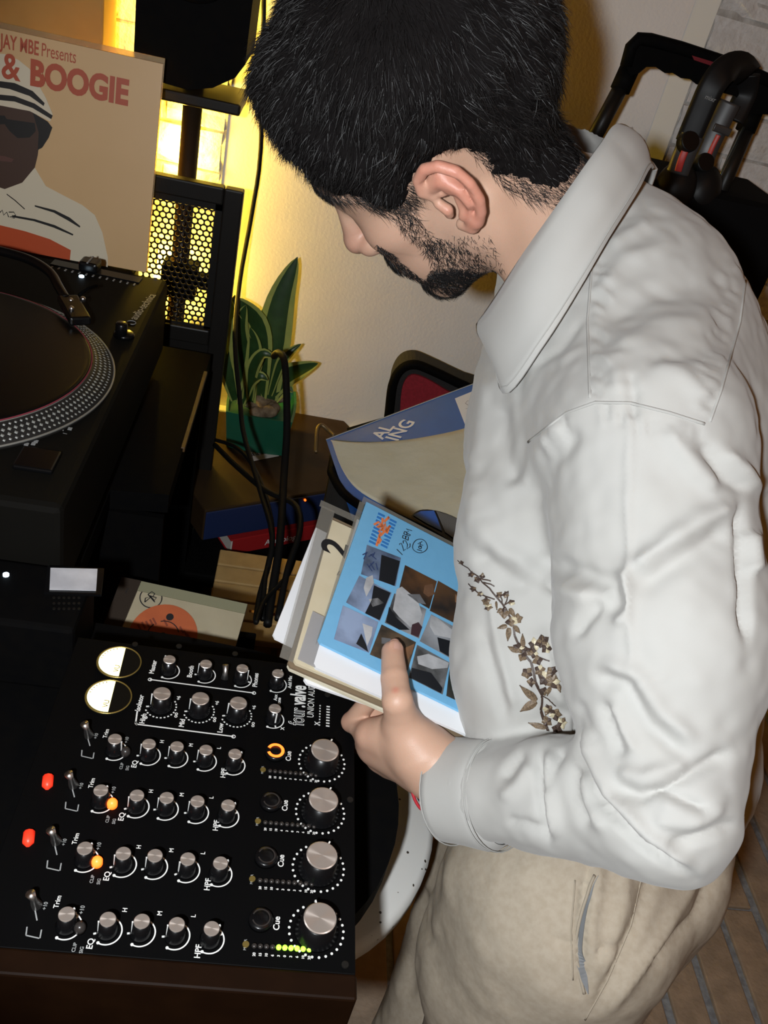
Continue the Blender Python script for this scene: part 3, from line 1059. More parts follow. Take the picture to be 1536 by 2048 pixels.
KNOBM = {}
def knob(px_, py_, r, hgt, ang, shift=(0, 0), arc=True, dots=False, arc_dash=False, arc_k=1.75):
    """knob seen with its top at a photo pixel; ang = pointer angle from the user's up, clockwise"""
    top = Zp(px_, py_, PNZ+hgt)
    c = np.array([top[0]+shift[0], top[1]+shift[1], PNZ])
    key = (round(r, 5), round(hgt, 5))
    if key not in KNOBM:
        mb = MB()
        mb.lathe((0, 0, 0), (0, 0, 1), [(r*1.32, 0), (r*1.32, hgt*0.12), (r*1.12, hgt*0.26), (r*1.03, hgt*0.97), (r*0.97, hgt-0.0005)], 28)
        fl_ = []
        b_ = mesh_obj('knob', mb.v, mb.f, m_blackgl, None, True, base=(0, 0, 0))
        mb = MB(); mb.lathe((0, 0, 0), (0, 0, 1), [(r*0.97, hgt-0.0005), (r*0.97, hgt), (r*0.90, hgt+0.0004)], 28)
        c_ = mesh_obj('cap', mb.v, mb.f, m_cap, None, False, base=(0, 0, 0))
        mb = MB(); mb.box((-0.0006, r*1.0, 0.0006), (0.0006, r*1.62, 0.0011)); mb.box((-0.0006, r*0.99, hgt*0.12), (0.0006, r*1.16, hgt*0.99))
        p_ = mesh_obj('pointer', mb.v, mb.f, m_white, None, False, base=(0, 0, 0))
        KNOBM[key] = (b_.data, c_.data, p_.data)
        for o in (b_, c_, p_):
            bpy.data.objects.remove(o)
    bd, cd, pd = KNOBM[key]
    base = ROOT[MIX.name]
    K = bpy.data.objects.new('knob', bd); COL.objects.link(K); K.parent = MIX; K.location = tuple(c-base)
    Cp = bpy.data.objects.new('cap', cd); COL.objects.link(Cp); Cp.parent = K
    Po = bpy.data.objects.new('pointer', pd); COL.objects.link(Po); Po.parent = K
    Po.rotation_euler = (0, 0, math.pi/2-math.radians(ang))
    ra = r*arc_k
    def pt_(deg, rr):
        a = math.radians(deg)
        return c+rr*(math.cos(a)*UPX+math.sin(a)*RTY)+np.array([0, 0, 0.0005])
    # printed scale round the knob: from lower left round to lower right of the user's view
    if dots:
        mb = MB()
        for i in range(21):
            d = 225-i*14.2
            q = pt_(-d+0, ra)
            mb.lathe(q, (0, 0, 1), [(0.0010, 0), (0.0010, 0.0003)], 8)
        mb.build('scale', m_white, MIX)
    elif arc_dash:
        mb = MB()
        for i in range(14):
            d0 = -215+i*14
            V_, F_ = rects([pt_(d0+k*2.3, ra) for k in range(4)], 0.0013, (0, 0, 1)); mb.add(V_, F_)
        mb.build('scale', m_white, MIX)
    elif arc:
        V_, F_ = rects([pt_(d, ra) for d in np.linspace(-250, -65, 28)], 0.0010, (0, 0, 1))
        mesh_obj('scale', V_, F_, m_white, MIX)
        mb = MB(); mb.lathe(pt_(-250, ra), (0, 0, 1), [(0.0013, 0), (0.0013, 0.0003)], 10); mb.lathe(pt_(-65, ra), (0, 0, 1), [(0.0011, 0), (0.0011, 0.0003)], 10); mb.build('scale_end', m_white, MIX)
    return c


def label_m(s, x, y, size, bold=0.02, m=None, shift=0.0, name='lettering', sx=1.0):
    q = pn(x, y, 0.0006)+np.array([0, shift, 0])
    size = size*0.74
    W_, F_ = text_geo(s, size, q-UPX*size*0.33, RTY, UPX, bold, 'CENTER', 0.0, sx)
    return mesh_obj(name, W_, F_, m or m_white, MIX)

# meters
m_vu = mat('lit_meter_face', (1.0, 0.92, 0.55), 0.5, emit=(1.0, 0.84, 0.34, 1.9))
m_gold = mat('gold_bezel', (0.45, 0.34, 0.10), 0.35, metal=0.8)
for (x, y) in ((238, 1327), (217, 1396)):
    c = pn(x, y, 0.0)
    R0 = 0.0192
    M_ = mesh_obj('vu_meter', *(lambda b: (b.v, b.f))(MB().lathe(c, (0, 0, 1), [(R0, 0), (R0, 0.0015), (R0*0.96, 0.002)], 48)), mat('meter_black', (0.006, 0.006, 0.005), 0.15), MIX)
    mb = MB(); mb.tube([c+R0*np.array([math.cos(a), math.sin(a), 0])+np.array([0, 0, 0.002]) for a in np.linspace(0, 6.2832, 49)[:-1]], 0.0007, 6, closed=True); mb.build('bezel', m_gold, M_, True)
    # lit half of the dial
    out = [c+np.array([R0*0.93*math.cos(a)*1.0, R0*0.93*math.sin(a), 0.0024]) for a in np.linspace(math.pi*0.46, math.pi*1.56, 40)]
    mb = MB(); mb.prism(out, (0, 0, 0.0002)); mb.build('dial', m_vu, M_)
    for i in range(7):
        a = math.pi*(0.60+0.06*i)
        V_, F_ = rects([c+np.array([R0*0.80*math.cos(a), R0*0.80*math.sin(a), 0.0028]), c+np.array([R0*0.88*math.cos(a), R0*0.88*math.sin(a), 0.0028])], 0.0006, (0, 0, 1))
        mesh_obj('dial_mark', V_, F_, m_pblack, M_)
    W_, F_ = text_geo('VU', 0.0065, c+np.array([0.002, -0.009, 0.0028]), RTY, UPX, 0.0, 'CENTER'); mesh_obj('dial_lettering', W_, F_, m_pblack, M_)

# master row and isolator row
knob(339, 1319, 0.0056, 0.0150, 45); knob(412, 1328, 0.0056, 0.0150, -5); knob(485, 1337, 0.0056, 0.0150, 195)
knob(556, 1347, 0.0056, 0.0150, 120); knob(550, 1417, 0.0056, 0.0150, -110)
for (x, y) in ((324, 1387), (401, 1397), (477, 1406)):
    knob(x, y, 0.0077, 0.0165, -12, arc_dash=True, arc_k=1.72)
for a_, b_ in (((300, 1359), (508, 1386)), ((271, 1448), (467, 1473)), ((271, 1448), (275, 1420)), ((271, 1443), (274, 1450))):
    V_, F_ = rects([pn(*a_, 0.0006), pn(*b_, 0.0006)], 0.0013, (0, 0, 1)); mesh_obj('printed_line', V_, F_, m_white, MIX)
for q in ((300, 1359), (508, 1386), (467, 1473)):
    mb = MB(); c = pn(*q, 0.0006); mb.tube([c+0.0016*np.array([math.cos(a), math.sin(a), 0]) for a in np.linspace(0, 6.283, 13)[:-1]], 0.0004, 4, closed=True); mb.build('printed_ring', m_white, MIX)
for s, x, y, sz in (('Master', 306, 1334, 0.0082), ('Booth', 381, 1343, 0.0082), ('Phones', 511, 1360, 0.0082), ('Isolator', 279, 1406, 0.0082), ('High', 286, 1437, 0.0082), ('Mid', 364, 1446, 0.0082), ('Low', 441, 1456, 0.0082),
                    ('Add Mix', 580, 1364, 0.0062), ('+6', 357, 1396, 0.006), ('+6', 434, 1406, 0.006), ('+6', 508, 1415, 0.006), ('oo', 351, 1430, 0.007), ('oo', 428, 1439, 0.007), ('oo', 505, 1449, 0.007),
                    ('Split', 451, 1345, 0.005), ('Aux', 551, 1395, 0.006), ('tone', 558, 1402, 0.006), ('X', 565, 1457, 0.006), ('X', 634, 1447, 0.008)):
    label_m(s, x, y, sz, 0.03)
mb = MB(); c = pn(449, 1358); mb.tube([c, c+np.array([0.0, 0.003, 0.006]), c+np.array([-0.001, 0.006, 0.012])], [0.0035, 0.0024, 0.0030], 10); mb.build('toggle', m_silver, MIX, True)
# maker's name: outlined first half, solid second half
bs_ = pn(607, 1452, 0.0006)
for b_, m_, z_ in ((0.022, m_white, 0.0), (-0.012, mat('panel_black', (0,)*3), 0.0002)):
    W_, F_ = text_geo('four', 0.0195, bs_+np.array([0, 0, z_]), RTY, UPX, b_, 'LEFT', 0, 0.62); mesh_obj('brand_lettering', W_, F_, m_, MIX)
fw_ = W_[:, 1].max()-bs_[1]
W_, F_ = text_geo('.valve', 0.0195, bs_+np.array([0, fw_+0.0012, 0]), RTY, UPX, 0.03, 'LEFT', 0, 0.62); mesh_obj('brand_lettering', W_, F_, m_white, MIX)
W_, F_ = text_geo('UNION AUDIO', 0.0088, pn(627, 1436, 0.0006), RTY, UPX, 0.0, 'LEFT', 0, 0.8); mesh_obj('brand_lettering', W_, F_, m_white, MIX)
for k in range(8):
    for dx, w in ((0, 0.0005), (0.0085, 0.0016)):
        q = pn(638, 1450, 0.0006)+np.array([0.001+dx, 0.0033*k, 0]); V_, F_ = rects([q, q+UPX*(0.0012 if dx == 0 else 0.0032)], 0.0016, (0, 0, 1)); mesh_obj('printed_mark', V_, F_, m_white, MIX)

# four channel strips; each repeats the first, one spacing nearer the user's left
LV = [(168, 1470), (230, 1478), (298, 1488), (354, 1493), (412, 1500), (470, 1508)]
HP_ANG = [(60, 200, -10, -10, -10, 150), (60, 130, -20, -10, -10, 150), (60, 130, -20, -20, -30, 150), (60, 130, -20, -10, -10, 150)]
for c in range(4):
    dy = -CHN*c
    sh = (0, dy)
    for i, (x, y) in enumerate(LV):
        if i == 0:
            b0 = pn(x, y)+np.array([0, dy, 0]); mb = MB(); mb.tube([b0+np.array([0.004, 0, 0]), b0+np.array([0.002, 0.0, 0.008]), b0+np.array([0.0, 0.0, 0.014])], [0.0042, 0.0022, 0.0034], 10); mb.build('toggle', m_silver, MIX, True)
            for a_, d_ in (((163, 1512), (185, 1517)), ((163, 1512), (164, 1500)), ((186, 1517), (188, 1505)), ((176, 1478), (180, 1492))):
                V_, F_ = rects([pn(*a_, 0.0006)+np.array([0, dy, 0]), pn(*d_, 0.0006)+np.array([0, dy, 0])], 0.0009, (0, 0, 1)); mesh_obj('printed_line', V_, F_, m_dimprint, MIX)
            continue
        knob(x, y, 0.0056, 0.0150, HP_ANG[c][i], sh)
        if i in (2, 3, 4):
            pass
    top = knob(650, 1500, 0.0122, 0.017, (115, 115, 115, 75)[c], sh, dots=True, arc_k=1.62)
    for s, x, y, sz in (('Trim', 212, 1467, 0.0065), ('+10', 253, 1480, 0.0055), ('EQ', 269, 1528, 0.0078), ('H', 324, 1483, 0.0062), ('M', 382, 1490, 0.0062), ('L', 438, 1496, 0.0062), ('HPF', 447, 1546, 0.0078), ('Cue', 577, 1512, 0.0085),
                        ('+10', 192, 1472, 0.005), ('CLIP', 243, 1532, 0.0045), ('SIG', 255, 1536, 0.0045), ('METER', 525, 1540, 0.0036)):
        label_m(s, x, y, sz, 0.02, m_white if sz > 0.006 else m_dimprint, dy)
    # cue button: ring of light
    cb = pn(550, 1508)+np.array([0, dy, 0])
    mb = MB(); mb.lathe(cb, (0, 0, 1), [(0.0088, 0), (0.0088, 0.003), (0.0078, 0.0042)], 28); B_ = mb.build('cue_button', m_blackgl, MIX, True)
    if c == 0:
        V_, F_ = rects([cb+0.0062*(math.cos(a)*UPX+math.sin(a)*RTY)+np.array([0, 0, 0.0048]) for a in np.linspace(0.35, 5.95, 36)], 0.0026, (0, 0, 1)); mesh_obj('light_ring', V_, F_, m_led_o, B_)
    else:
        V_, F_ = rects([cb+0.0062*(math.cos(a)*UPX+math.sin(a)*RTY)+np.array([0, 0, 0.0048]) for a in np.linspace(0.35, 5.95, 36)], 0.0010, (0, 0, 1)); mesh_obj('light_ring', V_, F_, m_led_off, B_)
    # level lamps
    for k in range(10):
        x = 540+k*10.2; y = 1543+k*0.95
        q = pn(x, y)+np.array([0, dy, 0])
        lit = (c == 3 and k >= 4)
        mb = MB(); mb.lathe(q, (0, 0, 1), [(0.0019, 0), (0.0019, 0.0014), (0.001, 0.0022)], 10); mb.build('level_lamp', m_led_g if lit else m_led_off, MIX, True)
        label_m(('20', '15', '10', '6', '3', '0', '3', '6', '10', '20')[k], x, y+11, 0.0036, 0.04, m_white, dy)
    q = pn(526, 1540)+np.array([0, dy, 0]); mb = MB(); mb.lathe(q, (0, 0, 1), [(0.0024, 0), (0.0024, 0.0008)], 12); mb.build('screw', m_gold, MIX)
    # signal lamp by the trim knob
    q = pn(251, 1508)+np.array([0, dy, 0])
    mb = MB(); mb.lathe(q, (0, 0, 1), [(0.0040, 0), (0.0040, 0.004), (0.0028, 0.0062), (0.001, 0.007)], 14); mb.build('signal_lamp', m_led_o if c in (1, 2) else m_led_off, MIX, True)
    if c in (1, 2):
        q = pn(128, 1478)+np.array([0, dy, 0]); mb = MB(); mb.tube([q, q+np.array([-0.0005, 0.003, 0.001]), q+np.array([-0.002, 0.011, 0.001]), q+np.array([-0.003, 0.014, 0.0])], [0.001, 0.0042, 0.0042, 0.001], 10); mb.build('source_lamp', m_led_r, MIX, True)
for (x, y) in ((358, 1293), (270, 1289), (470, 1308), (700, 1600), (690, 1930), (655, 1390)):
    mb = MB(); mb.lathe(pn(x, y), (0, 0, 1), [(0.0028, 0), (0.0026, 0.001)], 12); mb.build('screw', m_satin, MIX)

# ---- small effects box left of the mixer
FX = thing('effects_unit', 'small black unit with painted flash glint between mixer and turntable', 'effects unit', (-0.26, 0.70, TBZ))
fz = 1.0
mb = MB(); mb.box((-0.40, 0.635, TBZ), (-0.15, 0.725, fz), 0.005); mb.build('case', m_black, FX)
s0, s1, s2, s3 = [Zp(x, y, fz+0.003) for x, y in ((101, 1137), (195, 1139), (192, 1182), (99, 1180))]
mb = MB(); mb.prism([s0+np.array([-0.004, 0.004, -0.003]), s1+np.array([0.006, 0.004, -0.003]), s2+np.array([0.006, -0.004, -0.003]), s3+np.array([-0.004, -0.004, -0.003])], (0, 0, 0.0025)); mb.build('glint_bezel', m_blackgl, FX)
m_glint = mat('flash_glint', (0.6, 0.6, 0.62), 0.35, noise=(30, (0.30, 0.30, 0.33), 0.7), emit=(0.75, 0.78, 0.85, 0.12))  # pale colour and faint glow painted for the flash glinting on metal
mb = MB(); mb.prism([s0, s1, s2, s3], (0, 0, 0.001)); mb.build('screen', m_glint, FX)  # plate that carries the painted flash reflection
c = Zp(63, 1040, fz); mb = MB(); mb.lathe(c, (0, 0, 1), [(0.036, 0), (0.036, 0.012), (0.031, 0.019), (0.012, 0.018)], 40); mb.build('jog_dial', m_blackgl, FX, True)
mb = MB(); mb.lathe(Zp(12, 1151, fz), (0, 0, 1), [(0.0030, 0), (0.0030, 0.002), (0.0015, 0.003)], 12); mb.build('led', m_led_b, FX, True)
for i in range(6):
    for j in range(3):
        mb = MB(); mb.lathe(Zp(108+i*10, 1196+j*11, fz), (0, 0, 1), [(0.0016, 0), (0.0014, 0.0008)], 8); mb.build('vent_dot', m_satin, FX)
# ================================================================== behind the mixer: single, cables, amplifier, plant, records
m_paper = mat('aged_paper', (0.60, 0.54, 0.40), 0.75, noise=(20, (0.52, 0.45, 0.32), 0.6))
m_ink = mat('black_ink', (0.012, 0.012, 0.014), 0.5)
def quad_axes(tl, tr, bl):
    x = nrm(tr-tl); y = bl-tl; y = nrm(y-x*(y@x)); n = np.cross(x, -y)
    n = n if n@(CAM-tl) > 0 else -n
    return x, y, n
def ring(c, x, y, r, n=28, ry=None):
    return [c+r*math.cos(a)*x+(ry or r)*math.sin(a)*y for a in np.linspace(0, 2*math.pi, n+1)]
def on_plane(o, n, x, y, h=0.0):
    d = ray(x, y)
    return CAM+d*(((o-CAM)@n)/(d@n))+n*h

# ---- single with an orange label, in its card sleeve behind the mixer
tl, tr_, bl = D(268, 1160, 1.16), D(495, 1209, 1.16), D(222, 1330, 1.10)
x_, y_, n_ = quad_axes(tl, tr_, bl)
W1 = np.linalg.norm(tr_-tl)
S7 = thing('single_record', 'beige sleeved single with orange label tucked behind the mixer', 'record', tuple(tl+x_*W1/2+y_*0.14))
P_ = [tl, tr_, tr_+y_*0.145, tl+y_*0.145]
mb = MB(); mb.prism(P_, -n_*0.004); mb.build('sleeve', mat('beige_sleeve', (0.43, 0.37, 0.25), 0.75, noise=(25, (0.37, 0.31, 0.2), 0.6)), S7)
mb = MB(); mb.prism([tl+n_*0.0005, tr_+n_*0.0005, tr_+y_*0.014+n_*0.0005, tl+y_*0.014+x_*0.01+n_*0.0005], n_*0.0012); mb.build('top_strip', mat('olive_strip', (0.24, 0.23, 0.14), 0.8), S7)  # olive strip along the top edge of the sleeve
mb = MB(); mb.prism([tl-x_*0.016, tl+x_*0.010+n_*0.001, tl+x_*0.004+y_*0.145+n_*0.001, tl-x_*0.016+y_*0.145], n_*0.002); mb.build('tape_edge', mat('dark_tape', (0.035, 0.025, 0.018), 0.4), S7)
lc = on_plane(tl, n_, 326, 1272)
lr = np.linalg.norm(on_plane(tl, n_, 394, 1280)-lc)
mb = MB(); mb.lathe(lc, n_, [(lr, 0.0006), (lr, 0.0014)], 48); LB = mb.build('label', mat('orange_label', (0.50, 0.115, 0.035), 0.6, noise=(40, (0.42, 0.09, 0.03), 0.6)), S7)
for rad, w in ((lr*0.46, 0.0013),):
    pts = ring(lc+n_*0.0018, x_, y_, rad)
    for seg in ((1, 9), (10, 18), (19, 27)):
        V_, F_ = rects(pts[seg[0]:seg[1]], w, n_); mesh_obj('printed_ring', V_, F_, m_ink, LB)
mb = MB(); mb.lathe(lc, n_, [(0.0042, 0.0014), (0.0042, 0.0020)], 18); mb.build('centre_hole', m_ink, LB)
q = on_plane(tl, n_, 340, 1235); mb = MB(); mb.lathe(q, n_, [(0.0048, 0.0014), (0.0048, 0.0020)], 18); mb.build('printed_dot', m_ink, LB)
for k, (x, y) in enumerate(((276, 1250), (284, 1245), (292, 1243), (300, 1240), (306, 1237), (328, 1240), (360, 1254), (368, 1262), (374, 1268), (282, 1280))):
    V_, F_ = rects([on_plane(tl, n_, x, y, 0.0018), on_plane(tl, n_, x+7, y+13, 0.0018)], 0.0024, n_); mesh_obj('printed_line', V_, F_, mat('label_print', (0.22, 0.045, 0.02), 0.6), LB)
P_ = [on_plane(tl, n_, *p, 0.0018) for p in ((348, 1291), (365, 1282), (374, 1292), (370, 1300), (352, 1300))]
mb = MB(); mb.prism(P_, n_*0.0002); mb.build('price_sticker', m_white, LB)
# pen marks: a ringed 4B
cc = on_plane(tl, n_, 302, 1196, 0.0008)
V_, F_ = rects([on_plane(tl, n_, 302+22*math.cos(a), 1196+20*math.sin(a), 0.0008) for a in np.linspace(0, 6.5, 30)], 0.0014, n_); mesh_obj('pen_ring', V_, F_, m_ink, S7)
for pts in ([(290, 1206), (291, 1198), (303, 1195), (290, 1206)], [(296, 1190), (310, 1206)], [(297, 1190), (304, 1185), (310, 1189), (306, 1195), (300, 1193)], [(306, 1195), (313, 1197), (309, 1203), (300, 1193)],
            [(252, 1188), (256, 1178), (262, 1186), (268, 1176)], [(270, 1176), (274, 1164), (280, 1172)]):
    V_, F_ = rects([on_plane(tl, n_, x, y, 0.0026) for x, y in pts], 0.0013, n_); mesh_obj('pen_stroke', V_, F_, m_ink, S7)

# ---- low shelf, amplifier, magazine, book
e_ = nrm(Zp(660, 981, 0.63)-Zp(410, 1021, 0.63)); f_ = np.array([e_[1], -e_[0], 0.0]); f_ = f_ if f_[1] < 0 else -f_
def rot_box(c, le, lf, z0, z1, name, m, parent=None, bev=0.002, **kw):
    """box with front-left corner c, running le along e_, lf back from the front"""
    mb = MB(); ctr = np.array([c[0], c[1], 0])+e_*le/2-f_*lf/2; ctr[2] = (z0+z1)/2
    mb.obox(ctr, np.stack([e_, f_, (0, 0, 1)]), (le/2, lf/2, (z1-z0)/2), bev)
    return mb.build(name, m, parent, **kw)
SH = 0.505
P0 = Zp(410, 1021, 0.63)
shelf = thing('low_shelf', 'dark low shelf under the amplifier against the plaster wall', 'shelf', (0.15, 1.55, 0))
mb = MB(); mb.box((-0.115, 1.335, SH-0.03), (0.43, 1.77, SH), 0.003); mb.build('shelf_board', m_black, shelf)
for x in (-0.09, 0.41):
    mb = MB(); mb.box((x-0.015, 1.35, 0.0), (x+0.015, 1.74, SH-0.03), 0.002); mb.build('side_panel', m_black, shelf)
BK = thing('book', 'red covered book lying under the amplifier', 'book', tuple(Zp(470, 1085, 0.54)*np.array([1, 1, 0])+np.array([0, 0, SH])))
b0 = Zp(462, 1082, 0.541)
rot_box(b0+e_*0.002+f_*-0.002, 0.246, 0.166, SH+0.004, SH+0.034, 'pages', mat('book_pages', (0.62, 0.60, 0.55), 0.8), BK, 0.0)
m_bred = mat('red_book_cover', (0.34, 0.014, 0.016), 0.45)
rot_box(b0, 0.25, 0.17, SH+0.034, SH+0.038, 'front_cover', m_bred, BK, 0.001)
rot_box(b0, 0.25, 0.17, SH, SH+0.004, 'back_cover', m_bred, BK, 0.001)
mb = MB(); ctr = np.array([b0[0], b0[1], 0])+e_*0.127+f_*0.0008; ctr[2] = SH+0.019; mb.obox(ctr, np.stack([e_, f_, (0, 0, 1)]), (0.123, 0.0012, 0.0155)); mb.build('spine', m_bred, BK)
q = np.array([b0[0], b0[1], SH+0.011])+e_*0.075+f_*0.0024
W_, F_ = text_geo('Autobiog', 0.019, q, e_, (0, 0, 1), 0.01); mesh_obj('spine_lettering', W_, F_, m_white, BK)
MG = thing('magazine', 'pale magazine lying between red book and amplifier', 'magazine', tuple(np.array([b0[0], b0[1], SH+0.038])))
m0 = Zp(432, 1062, 0.555)
rot_box(m0, 0.30, 0.22, SH+0.0385, SH+0.0475, 'pages', mat('magazine_paper', (0.42, 0.42, 0.40), 0.5, noise=(90, (0.05, 0.05, 0.05), 0.9)), MG, 0.0)
rot_box(m0, 0.30, 0.22, SH+0.0475, SH+0.0485, 'cover', mat('magazine_cover', (0.36, 0.37, 0.35), 0.4, noise=(60, (0.06, 0.06, 0.06), 0.9)), MG, 0.0)
AMP = thing('amplifier', 'flat dark amplifier with blue front and barcode sticker on top', 'amplifier', tuple(np.array([P0[0], P0[1], SH+0.049])))
rot_box(P0, 0.44, 0.335, 0.558, 0.63, 'case', mat('brown_black_case', (0.038, 0.022, 0.010), 0.5, noise=(14, (0.022, 0.014, 0.008), 0.6), spec=0.15), AMP, 0.003)
mb = MB(); ctr = np.array([P0[0], P0[1], 0.594])+e_*0.22+f_*0.002; mb.obox(ctr, np.stack([e_, f_, (0, 0, 1)]), (0.218, 0.002, 0.032), 0.0015); mb.build('front_panel', mat('navy_front', (0.014, 0.026, 0.085), 0.35), AMP)
for k in (0.12, 0.40):
    for j in (0.05, 0.29):
        rot_box(P0+e_*k-f_*j, 0.03, 0.03, 0.554, 0.5585, 'foot', m_black, AMP, 0.0)
q = np.array([P0[0], P0[1], 0.60])+f_*0.004; 
lampc = on_plane(np.array([P0[0], P0[1], 0.6])+f_*0.005, f_, 610, 1000)
mb = MB(); mb.lathe(lampc, f_, [(0.0025, -0.002), (0.0022, 0.002)], 10); mb.build('standby_lamp', m_led_o, AMP, True)
st_ = [Zp(x, y, 0.6308) for x, y in ((493, 906), (550, 896), (558, 912), (503, 923))]
mb = MB(); mb.prism(st_, (0, 0, 0.0005)); SK = mb.build('barcode_sticker', mat('sticker_white', (0.55, 0.53, 0.50), 0.6), AMP)
sx_ = st_[1]-st_[0]; sy_ = st_[3]-st_[0]
for k in range(17):
    a = st_[0]+sx_*(0.08+0.05*k)+sy_*0.08+np.array([0, 0, 0.0008]); V_, F_ = rects([a, a+sy_*0.42], 0.0011+0.0009*((k*7) % 3), (0, 0, 1)); mesh_obj('bar', V_, F_, m_ink, SK)
for k in range(3):
    a = st_[0]+sx_*0.08+sy_*(0.62+0.13*k)+np.array([0, 0, 0.0008]); V_, F_ = rects([a, a+sx_*(0.6-0.1*k)], 0.0014, (0, 0, 1)); mesh_obj('print_line', V_, F_, m_dimprint, SK)

# ---- plant in a green pot
PB = Zp(512, 884, 0.632)
PL = thing('potted_plant', 'striped snake plant in a green square pot against the wall', 'plant', (PB[0], PB[1]+0.02, 0.632))
pc = np.array([PB[0], PB[1]+0.02, 0.632])
m_pot = mat('green_glazed_pot', (0.010, 0.105, 0.058), 0.4, noise=(20, (0.006, 0.075, 0.042), 0.5))
mb = MB()
hb, ht, hh = 0.062, 0.072, 0.088
V_ = []
for (s, z) in ((hb, 0), (ht, hh), (ht-0.005, hh), (ht-0.009, hh-0.02)):
    for a in range(24):
        t = 2*math.pi*a/24
        k = 1/max(abs(math.cos(t)), abs(math.sin(t)))**0.82
        V_.append(pc+np.array([s*k*math.cos(t), s*k*math.sin(t), z]))
F_ = [tuple(range(23, -1, -1))]
for i in range(3):
    for j in range(24):
        F_.append((i*24+j, i*24+(j+1) % 24, (i+1)*24+(j+1) % 24, (i+1)*24+j))
F_.append(tuple(72+j for j in range(24)))
mb.add(V_, F_); mb.build('pot', m_pot, PL, False)
ff = Field(pc+np.array([-0.075, -0.075, 0.05]), pc+np.array([0.075, 0.075, 0.14]), 0.004)
for k in range(26):
    a, r = RNG.uniform(0, 6.28), RNG.uniform(0, 0.048)
    ff.ell(pc+np.array([r*math.cos(a), r*math.sin(a), 0.08+RNG.uniform(-.006, .016)]), (0.014, 0.012, 0.012), None, 0.006)
v_, q_ = ff.mesh(); mesh_obj('bark_chips', v_, q_, mat('bark_soil', (0.10, 0.065, 0.035), 0.9, noise=(70, (0.26, 0.20, 0.13), 0.8), bump=(120, 0.8, 0.004)), PL, True)
m_leafd = mat('leaf_dark_green', (0.022, 0.062, 0.016), 0.4, noise=(60, (0.012, 0.038, 0.010), 0.7))
m_leafl = mat('leaf_yellow_margin', (0.34, 0.38, 0.10), 0.42, noise=(40, (0.22, 0.29, 0.07), 0.6))
def leafm(pts, w, face, curl=0.25, twist=0.0, tip=0.35):
    """blade along pts (world), half width w, facing direction face; pale margins, dark middle"""
    P_ = spline(pts, 16)
    V_, F_, M_ = [], [], []
    cols = (-1, -0.62, -0.3, 0, 0.3, 0.62, 1)
    for i, p in enumerate(P_):
        t = i/15
        T_ = nrm(P_[min(i+1, 15)]-P_[max(i-1, 0)])
        S_ = nrm(np.cross(T_, face)); N_ = np.cross(S_, T_)
        ww = w*min(1.0, 0.45+1.5*t)*(1-max(0, (t-tip)/(1-tip))**2.2)+0.0006
        for c in cols:
            V_.append(p+S_*ww*c+N_*(ww*curl*c*c))
    nc = len(cols)
    for i in range(15):
        for j in range(nc-1):
            F_.append((i*nc+j, i*nc+j+1, (i+1)*nc+j+1, (i+1)*nc+j)); M_.append(1 if j in (0, nc-2) else (0 if j != 2 else 0))
    k = len(V_)
    V2 = [np.array(v)-np.array(face)*0.0012 for v in V_]
    F2 = [tuple(reversed([q+k for q in f])) for f in F_]
    mesh_obj('leaf', V_+V2, F_+F2, None, PL, True, mats=[m_leafd, m_leafl], midx=M_+M_)
to = nrm(CAM-pc)
PD = np.linalg.norm(pc-CAM)
dpt = float(pr(pc)[2])
def lp(x, y, dd=0.0): return Yp(x, y, pc[1]+dd)
leafm([lp(540, 800, 0.0), lp(545, 700, 0.0), lp(562, 600, 0.01), lp(595, 514, 0.02)], 0.034, to, 0.2)
leafm([lp(500, 810, -0.02), lp(488, 730, -0.03), lp(478, 660, -0.05), lp(492, 610, -0.06)], 0.024, to, 0.25)
leafm([lp(520, 810, 0.0), lp(524, 720, -0.02), lp(515, 650, -0.03), lp(482, 612, -0.05), lp(465, 600, -0.05)], 0.022, to, 0.2)
leafm([lp(478, 800, 0.0), lp(472, 700, -0.02), lp(463, 640, -0.02), lp(470, 590, 0.0)], 0.019, to, 0.25)
leafm([lp(510, 800, 0.03), lp(518, 700, 0.04), lp(530, 640, 0.03), lp(540, 602, 0.02)], 0.018, to, 0.3)
leafm([lp(545, 790, 0.0), lp(570, 755, 0.0), lp(600, 740, -0.01), lp(636, 727, -0.02)], 0.022, to, 0.25)
leafm([lp(540, 790, -0.01), lp(560, 730, -0.02), lp(580, 705, -0.02), lp(602, 688, -0.01)], 0.010, to, 0.5)
leafm([lp(500, 800, -0.03), lp(505, 740, -0.06), lp(525, 708, -0.07), lp(548, 715, -0.07)], 0.013, to, 0.4)
leafm([lp(470, 800, -0.02), lp(455, 740, -0.03), lp(448, 690, -0.02), lp(440, 660, 0.0)], 0.018, to, 0.3)
leafm([lp(545, 805, 0.0), lp(560, 780, 0.01), lp(572, 770, 0.01), lp(586, 785, 0.0)], 0.016, to, 0.3)
leafm([lp(490, 800, -0.03), lp(500, 765, -0.05), lp(520, 752, -0.06), lp(535, 760, -0.06)], 0.012, to, 0.3)
leafm([lp(480, 810, -0.03), lp(505, 740, -0.04), lp(508, 690, -0.045), lp(500, 655, -0.05)], 0.017, to, 0.25)

